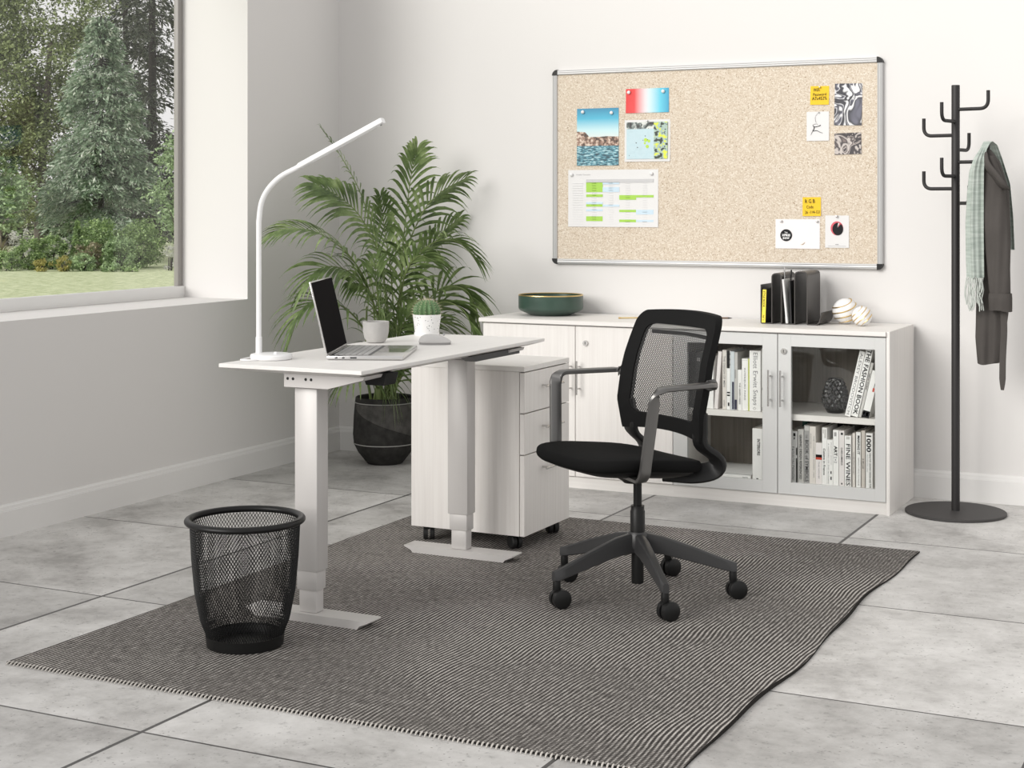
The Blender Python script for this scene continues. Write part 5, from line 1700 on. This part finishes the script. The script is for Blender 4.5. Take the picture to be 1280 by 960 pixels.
def scarf():
    m, tt, p, out = nt('sage_scarf_weave')
    tc = N(tt, 'ShaderNodeTexCoord')
    mp = N(tt, 'ShaderNodeMapping'); mp.inputs['Scale'].default_value = (8, 8, 60); tt.links.new(tc.outputs['Object'], mp.inputs[0])
    nz = N(tt, 'ShaderNodeTexNoise', Scale=1.5, Detail=5.0); tt.links.new(mp.outputs[0], nz.inputs[0])
    rp = ramp(tt, [(.3, (.31, .36, .325)), (.55, (.43, .48, .44)), (.75, (.54, .585, .545))]); tt.links.new(nz.outputs['Fac'], rp.inputs[0])
    tt.links.new(rp.outputs[0], p.inputs['Base Color']); p.inputs['Roughness'].default_value = .95; p.inputs['Specular IOR Level'].default_value = .1
    y0 = HY
    # one long strip: up the front, over the hook tip, down behind the coat
    front = [(346, 1213, 1235, -.060), (325, 1212, 1235, -.060), (280, 1211.5, 1235, -.064), (240, 1214, 1235.5, -.070), (215, 1217, 1236, -.074), (200, 1222, 1237, -.070), (188, 1229, 1238, -.050), (180, 1231, 1240, -.014)]
    over = [(177.5, 1231, 1242, .010), (182, 1235, 1246, .045), (200, 1240, 1251, .075), (230, 1246, 1260, .085), (270, 1250, 1264, .080), (312, 1252, 1266, .076)]
    rows = front + over
    vs, fs = [], []
    nU, nV = 24, 70
    K = len(rows)
    def lerp_rows(v):
        q = v * (K - 1); i = min(int(q), K - 2); f = q - i; f = f * f * (3 - 2 * f) * .5 + f * .5
        return [rows[i][c] * (1 - f) + rows[i + 1][c] * f for c in range(4)]
    th = .0022
    for side in (1, -1):
        for j in range(nV + 1):
            yy, xa, xb, dy = lerp_rows(j / nV)
            fr_ = j / nV < .57
            for i in range(nU + 1):
                u = i / nU
                x = px(xa + (xb - xa) * u)
                wob = .0075 * math.sin(u * 9.0 + j * .05) + .004 * math.sin(u * 21 + 1.3 + j * .09)
                bow = -.012 * math.sin(PI * u)
                y = y0 + dy + (wob + bow) * (1 if fr_ else -1) * min(1, abs(yy - 178) / 25)
                vs.append((x, y + side * th * (1 if fr_ else -1), pz(yy) + (.004 * math.sin(u * 14) if j == 0 else 0)))
    h = (nU + 1) * (nV + 1)
    for j in range(nV):
        for i in range(nU):
            a = j * (nU + 1) + i
            fs.append((a, a + 1, a + nU + 2, a + nU + 1)); fs.append((h + a, h + a + nU + 1, h + a + nU + 2, h + a + 1))
    for j in range(nV):
        a, b = j * (nU + 1), (j + 1) * (nU + 1)
        fs.append((a, b, h + b, h + a)); a += nU; b += nU; fs.append((a, h + a, h + b, b))
    for i in range(nU):
        fs.append((i, h + i, h + i + 1, i + 1)); a = nV * (nU + 1) + i; fs.append((a, a + 1, h + a + 1, h + a))
    o = MB().add(vs, fs).build('scarf', m, smooth=80)
    tag(o, 'sage green fringed scarf draped over the coat on the stand', 'scarf')
    rnd = random.Random(4)
    YN = mat('pale_sage_yarn', (.52, .55, .515), .95, spec=.1)
    tassel = MB()
    for k in range(26):
        u = (k + .5) / 26
        x = px(1213 + 21 * u); yb = y0 - .058 - .012 * math.sin(PI * u) + rnd.uniform(-.006, .004)
        L = rnd.uniform(.095, .135); sw = rnd.uniform(-.010, .014)
        P = spline([(x, yb, pz(345.5)), (x + rnd.uniform(-.008, .008), yb - .003, pz(346) - L * .35), (x + sw * .5 + rnd.uniform(-.008, .008), yb - .002, pz(346) - L * .7), (x + sw, yb, pz(346) - L)], 9)
        tassel.tube(P, [.0021 + .0005 * math.sin(q * 2.5) for q in range(10)], n=5)
    f = tassel.build('fringe', YN, o)
    f['kind'] = 'stuff'
scarf()

# ------------------------------------------------------------------ the garden beyond the window
GZ = -.42
GR = Vector((.8965, .4429, 0)); GF = Vector((-.4429, .8965, 0))
def garden(s, d):
    """metres across (from the middle of the view through the window) and metres out from the house front"""
    return GR * (-11.35 + s) * (d / 42.0) + GF * d + Vector((0, 0, GZ))

def lawn_mat():
    m, t, p, out = nt('mown_grass')
    tc = N(t, 'ShaderNodeTexCoord')
    mp = N(t, 'ShaderNodeMapping'); mp.inputs['Scale'].default_value = (1, .45, 1); t.links.new(tc.outputs['Object'], mp.inputs[0])
    n1 = N(t, 'ShaderNodeTexNoise', Scale=7.0, Detail=8.0, Roughness=.8); t.links.new(mp.outputs[0], n1.inputs[0])
    r = ramp(t, [(.36, (.30, .36, .19)), (.5, (.52, .57, .35)), (.66, (.74, .76, .55))]); t.links.new(n1.outputs['Fac'], r.inputs[0])
    t.links.new(r.outputs[0], p.inputs['Base Color']); p.inputs['Roughness'].default_value = .95; p.inputs['Specular IOR Level'].default_value = .1
    return m
g0 = MB()
c = garden(0, 30)
g0.box(c.x - 75, XW - .11, c.y - 70, c.y + 75, GZ - .3, GZ)
struct(g0.build('ground', lawn_mat(), smooth=0, recentre=False))

rng = np.random.default_rng(5)
def leaves_mesh(name, pos, size, m, parent=None, flat=.45, aspect=.45, dirs=None):
    """one mesh of many small folded leaves"""
    n = len(pos)
    if dirs is None:
        d = rng.normal(size=(n, 3)); d[:, 2] = d[:, 2] * .6 - .25
    else:
        d = dirs + rng.normal(size=(n, 3)) * .35
    d /= np.linalg.norm(d, axis=1, keepdims=True) + 1e-9
    nn = rng.normal(size=(n, 3)); nn[:, 2] = np.abs(nn[:, 2]) + flat
    w = np.cross(d, nn); w /= np.linalg.norm(w, axis=1, keepdims=True) + 1e-9
    s = size * rng.uniform(.6, 1.35, size=(n, 1))
    v = np.stack([pos, pos + d * s * .5 + w * s * aspect * .5, pos + d * s, pos + d * s * .5 - w * s * aspect * .5], axis=1).reshape(-1, 3)
    me = bpy.data.meshes.new(name)
    me.vertices.add(4 * n); me.vertices.foreach_set('co', v.ravel())
    me.loops.add(4 * n); me.loops.foreach_set('vertex_index', np.arange(4 * n, dtype=np.int32))
    me.polygons.add(n); me.polygons.foreach_set('loop_start', np.arange(0, 4 * n, 4, dtype=np.int32))
    me.polygons.foreach_set('loop_total', np.full(n, 4, dtype=np.int32))
    me.update(calc_edges=True)
    off = root_offset(parent) if parent else None
    return link_mesh(name, me, m, parent, smooth=0, recentre=parent is None)

def clumpy(center, rad, nclump, nleaf, clump_r, shell=.55, zmin=None):
    """leaf positions gathered in clumps through an ellipsoidal crown"""
    u = rng.normal(size=(nclump, 3)); u /= np.linalg.norm(u, axis=1, keepdims=True)
    r = rng.uniform(shell, 1, size=(nclump, 1)) ** .6
    c = np.array(center) + u * r * np.array(rad)
    k = rng.integers(0, nclump, nleaf)
    p = c[k] + rng.normal(size=(nleaf, 3)) * clump_r * np.array([1, 1, .7])
    if zmin is not None: p = p[p[:, 2] > zmin]
    return p

BARK = mat('grey_bark', (.15, .13, .115), .9, bump=(14, 1))
BARKD = mat('dark_bark', (.045, .04, .037), .9, bump=(14, 1))
L_OLIVE = leaf_mat('olive_foliage', (0.033, 0.044, 0.018), (0.213, 0.264, 0.111), (0.608, 0.687, 0.360), 5)
L_SPRUCE = leaf_mat('spruce_foliage', (0.034, 0.053, 0.032), (0.277, 0.391, 0.252), (0.898, 0.900, 0.816), 5)
L_DARK = leaf_mat('dark_pine_foliage', (0.015, 0.021, 0.014), (0.070, 0.088, 0.059), (0.264, 0.288, 0.204), 4, transl=.1)
L_LIGHT = leaf_mat('light_foliage', (0.060, 0.094, 0.042), (0.294, 0.412, 0.206), (0.706, 0.862, 0.529), 6)
L_BUSH = leaf_mat('bush_foliage', (0.040, 0.066, 0.024), (0.240, 0.348, 0.144), (0.648, 0.816, 0.384), 8)
L_YEL = leaf_mat('yellow_foliage', (.22, .20, .05), (.46, .42, .14), (.62, .58, .25), 4.0)
L_WHITE = leaf_mat('white_blossom', (.40, .41, .36), (.62, .62, .58), (.80, .80, .78), 4.0)
L_BROWN = leaf_mat('russet_foliage', (.12, .10, .06), (.26, .23, .14), (.40, .37, .24), 4.0)

def trunk(parent, base, h, r, m, lean=(0, 0), limbs=0, seed=0, name='trunk'):
    rnd = random.Random(seed)
    b = Vector(base)
    pts = spline([b, b + Vector((lean[0] * .4, lean[1] * .4, h * .45)), b + Vector((lean[0], lean[1], h))], 14)
    q = MB().tube(pts, [r * (1 - .6 * i / 14) for i in range(15)], n=10)
    for k in range(limbs):
        i = rnd.randint(5, 13)
        a = rnd.uniform(0, 2 * PI); L = rnd.uniform(.6, 1.5)
        e = pts[i] + Vector((math.cos(a) * L, math.sin(a) * L, rnd.uniform(.2, .9)))
        q.tube(spline([pts[i], pts[i].lerp(e, .5) + Vector((0, 0, .12)), e], 6), [r * .35 * (1 - i_ / 8) for i_ in range(7)], n=6)
    return q.build(name, m, parent)

def broad_tree(s, d, crowns, h, r, label, m, leaf, nleaf, bark=BARK, lean=(0, 0), seed=0, clump=.30, group='trees across the lawn', shell=.35):
    g = garden(s, d)
    t = thing('garden_tree', label, 'tree', g, group=group)
    trunk(t, g, h, r, bark, lean, 7, seed)
    P = []
    tot = sum(c[3] * c[4] * c[5] for c in crowns)
    for ds, dd, z, rx, ry, rz in crowns:
        c = g + GR * ds + GF * dd; c.z = z
        n = int(nleaf * rx * ry * rz / tot)
        P.append(clumpy(c, (rx, ry, rz), max(12, n // 130), n, clump, shell, GZ + .1))
    leaves_mesh('foliage', np.concatenate(P), leaf, m, t)
    return t

def conifer(s, d, z0, z1, rbase, label, m, nbr, leaf, bark=BARKD, seed=0, trunk_r=.14, droop=.35, group='trees across the lawn', sparse=1.0, pw=1.0):
    rnd = random.Random(seed)
    g = garden(s, d)
    t = thing('garden_tree', label, 'tree', g, group=group)
    trunk(t, g, z1 - GZ, trunk_r, bark, (0, 0), 0, seed)
    P, D = [], []
    br = MB()
    for k in range(nbr):
        f = rnd.random() ** .8
        z = z0 + (z1 - z0) * f
        R_ = rbase * (1 - f) ** pw * rnd.uniform(.75, 1.1) + .15
        a = rnd.uniform(0, 2 * PI)
        o = Vector((g.x, g.y, z)); dv = Vector((math.cos(a), math.sin(a), 0))
        tip = o + dv * R_ + Vector((0, 0, -R_ * droop))
        br.tube([o, o + dv * R_ * .5 + Vector((0, 0, -R_ * droop * .25)), tip], [.02, .012, .004], n=5)
        nl = int(R_ * 95 * sparse)
        for q in range(nl):
            u = rnd.uniform(.15, 1.0)
            c = o + dv * R_ * u + Vector((0, 0, -R_ * droop * u * u))
            sd = Vector((-dv.y, dv.x, 0)) * rnd.gauss(0, .16 + .10 * (1 - u)) * min(1.2, R_)
            P.append(c + sd + Vector((0, 0, rnd.gauss(-.05, .06) - abs(sd.length) * .25)))
            D.append((dv * .7 + sd.normalized() * .6 + Vector((0, 0, -.45))) if sd.length > 0 else dv)
    br.build('branches', bark, t)
    leaves_mesh('foliage', np.array([tuple(p) for p in P]), leaf, m, t, dirs=np.array([tuple(p) for p in D]), aspect=.28)
    return t

def shrub(s, d, z0, z1, rx, label, m, n, leaf, cat='shrub', group='shrubs along the lawn edge', ry=None, shape='round', name='garden_shrub'):
    g = garden(s, d)
    t = thing(name, label, cat, g, group=group)
    cz, rz = (z0 + z1) / 2, (z1 - z0) / 2
    if shape == 'cone':
        h = rng.random(n) ** .7; a = rng.random(n) * 2 * PI; r = rx * (1 - h) * rng.uniform(.7, 1.05, n)
        P = np.stack([g.x + r * np.cos(a), g.y + r * np.sin(a), z0 + (z1 - z0) * h], 1)
    else:
        P = clumpy((g.x, g.y, cz), (rx, ry or rx, rz), max(14, n // 45), n, rx * .14, .6, GZ)
    leaves_mesh('foliage', P, leaf, m, t)
    q = MB()
    rnd = random.Random(int(1000 * abs(s)) + 1)
    for k in range(4):
        q.tube([g + Vector((rnd.uniform(-.06, .06), rnd.uniform(-.06, .06), 0)), Vector((g.x + rnd.uniform(-.5, .5) * rx, g.y + rnd.uniform(-.5, .5) * rx, cz))], [.02, .01], n=5)
    q.build('stems', BARKD, t)
    return t

broad_tree(-1.35, 47.0, [(-.9, 0, 4.6, 1.5, 1.3, 1.9), (.25, -.2, 5.0, 1.25, 1.2, 1.7), (.1, .1, 3.0, 1.2, 1.1, 1.5), (-.3, 0, 1.7, 1.1, 1.0, 1.1), (-1.9, .2, 6.6, 1.9, 1.4, 1.9), (.6, .3, 7.3, 1.6, 1.3, 1.4), (-.9, -.2, 3.0, 1.0, 1.0, 1.3)], 6.5, .17,
           'large olive green evergreen filling the left of the window view', L_OLIVE, .13, 46000, BARK, (.5, 0), 1, .26)
conifer(.35, 44.6, .75, 6.6, 1.8, 'broad grey green spruce with drooping tips in the middle of the view', L_SPRUCE, 175, .17, seed=2, trunk_r=.10, droop=.34, pw=.62, sparse=2.0)
conifer(1.72, 51, .8, 10.5, 1.7, 'tall dark pine with a bare trunk against white sky at the right of the view', L_DARK, 120, .22, seed=3, trunk_r=.20, droop=.45, sparse=.75, pw=.35)
conifer(1.0, 55, 1.0, 11.5, 1.3, 'tall dark pine between the spruce and the bare trunked pine', L_DARK, 110, .22, seed=9, trunk_r=.15, droop=.5, sparse=.8, pw=.3)
broad_tree(2.35, 42.6, [(.15, 0, 1.9, .75, .7, 1.2), (.3, 0, .9, .6, .6, .6), (.9, .1, 3.0, .8, .7, 1.2)], 2.6, .06, 'light green leafy tree beside the right window frame', L_LIGHT, .15, 5200, BARK, (.1, 0), 4, .20)
broad_tree(-2.35, 42.4, [(.0, 0, 1.35, .75, .7, .85), (-.7, 0, 1.7, .8, .7, 1.1)], 1.3, .07, 'bright green bushy tree at the left edge of the window', L_LIGHT, .15, 6500, BARK, (0, 0), 6, .18)
broad_tree(-4.2, 47, [(0, 0, 3.6, 1.9, 1.5, 3.4)], 5, .18, 'olive evergreen left of the visible window opening', L_OLIVE, .18, 9000, BARK, (0, 0), 8, .3)
broad_tree(4.6, 48, [(0, 0, 3.4, 1.9, 1.5, 3.2)], 5, .18, 'dark evergreen hidden behind the right window pier', L_DARK, .18, 8000, BARKD, (0, 0), 12, .3)
for k, (s, hh) in enumerate(((-4.2, 1.9), (-2.3, 2.0), (-.6, 1.7), (1.0, 1.9), (2.7, 2.1), (4.4, 2.2))):
    shrub(s, 59 + 4 * (k % 2), GZ, hh, 1.5, ['dark evergreen bush behind the left trees', 'dark evergreen bush behind the olive tree', 'dark evergreen bush behind the grey trunk', 'dark evergreen bush behind the spruce',
          'dark evergreen bush behind the bare pine trunk', 'dark evergreen bush behind the window pier'][k], L_DARK, 5200, .20, group='dark bushes at the back of the garden', ry=.8)
for s, d, z0, z1, rx, lab, m, n, lf in [
    (.35, 40.6, GZ, .90, .55, 'large rounded bright green shrub, left of the two round shrubs', L_BUSH, 5200, .085),
    (1.38, 41.0, GZ, .80, .62, 'large rounded green shrub, right of the two round shrubs', L_BUSH, 5200, .085),
    (.85, 39.6, GZ, .45, .36, 'smaller pale green shrub in front of the two round shrubs', L_LIGHT, 2600, .075),
    (.02, 39.6, GZ, .36, .30, 'russet flecked shrub left of the round shrubs', L_BROWN, 1700, .08),
    (-.95, 40.2, GZ, .42, .40, 'dark green shrub beside the grey tree trunk', L_BUSH, 2400, .085),
    (-1.55, 40.0, GZ, .38, .40, 'dark green shrub left of the grey tree trunk', L_BUSH, 2400, .085),
    (-2.15, 39.2, GZ, .05, .34, 'low green shrub at the left end of the lawn', L_BUSH, 1700, .075),
    (-1.22, 38.8, GZ, -.12, .20, 'small yellow shrub under the grey trunk', L_YEL, 900, .065),
    (-.65, 38.8, GZ, -.05, .17, 'small yellow shrub right of the grey trunk', L_YEL, 800, .065),
    (-.15, 39.0, GZ, .02, .33, 'low grey green shrub below the small cone tree', L_LIGHT, 1600, .065),
    (.62, 38.7, GZ, -.22, .22, 'tiny pale clump at the lawn edge before the round shrubs', L_LIGHT, 700, .06),
    (1.15, 38.7, GZ, -.18, .22, 'tiny bright green clump at the lawn edge', L_BUSH, 700, .06),
    (2.2, 39.4, GZ, .25, .22, 'pale flowering shrub by the right window frame', L_WHITE, 700, .06),
    (-1.80, 41.2, GZ, .62, .30, 'white blossoming shrub left of the dark shrubs', L_WHITE, 1300, .065),
    (-.70, 40.9, GZ, .42, .30, 'white blossoming shrub right of the grey trunk', L_WHITE, 1100, .065)]:
    shrub(s, d, z0, z1, rx, lab, m, n, lf)
shrub(-.28, 40.4, GZ + .1, .80, .24, 'small clipped cone tree at the lawn edge', L_BUSH, 1900, .075, cat='conifer', shape='cone', name='cone_tree', group=None)
def spiky():
    g = garden(-2.35, 40.0)
    t = thing('spiky_plant', 'spiky reddish brown strap leaved plant at the far left of the lawn', 'plant', g)
    rnd = random.Random(8); q = MB()
    MB().tube([g, g + Vector((0, 0, .35))], [.05, .04], n=8).build('stem', BARKD, t)
    c = g + Vector((0, 0, .32))
    for k in range(70):
        a = rnd.uniform(0, 2 * PI); e = rnd.uniform(-.3, 1.3); L = rnd.uniform(.5, .75)
        d = Vector((math.cos(a) * math.cos(e), math.sin(a) * math.cos(e), math.sin(e)))
        w = Vector((-math.sin(a), math.cos(a), 0)) * .018
        m1 = c + d * L * .55 + Vector((0, 0, .04)); e1 = c + d * L + Vector((0, 0, -.10))
        q.add([c - w * .6, c + w * .6, m1 + w, m1 - w, e1], [(0, 1, 2, 3), (3, 2, 4)])
    q.build('foliage', L_BROWN, t, smooth=0)
spiky()
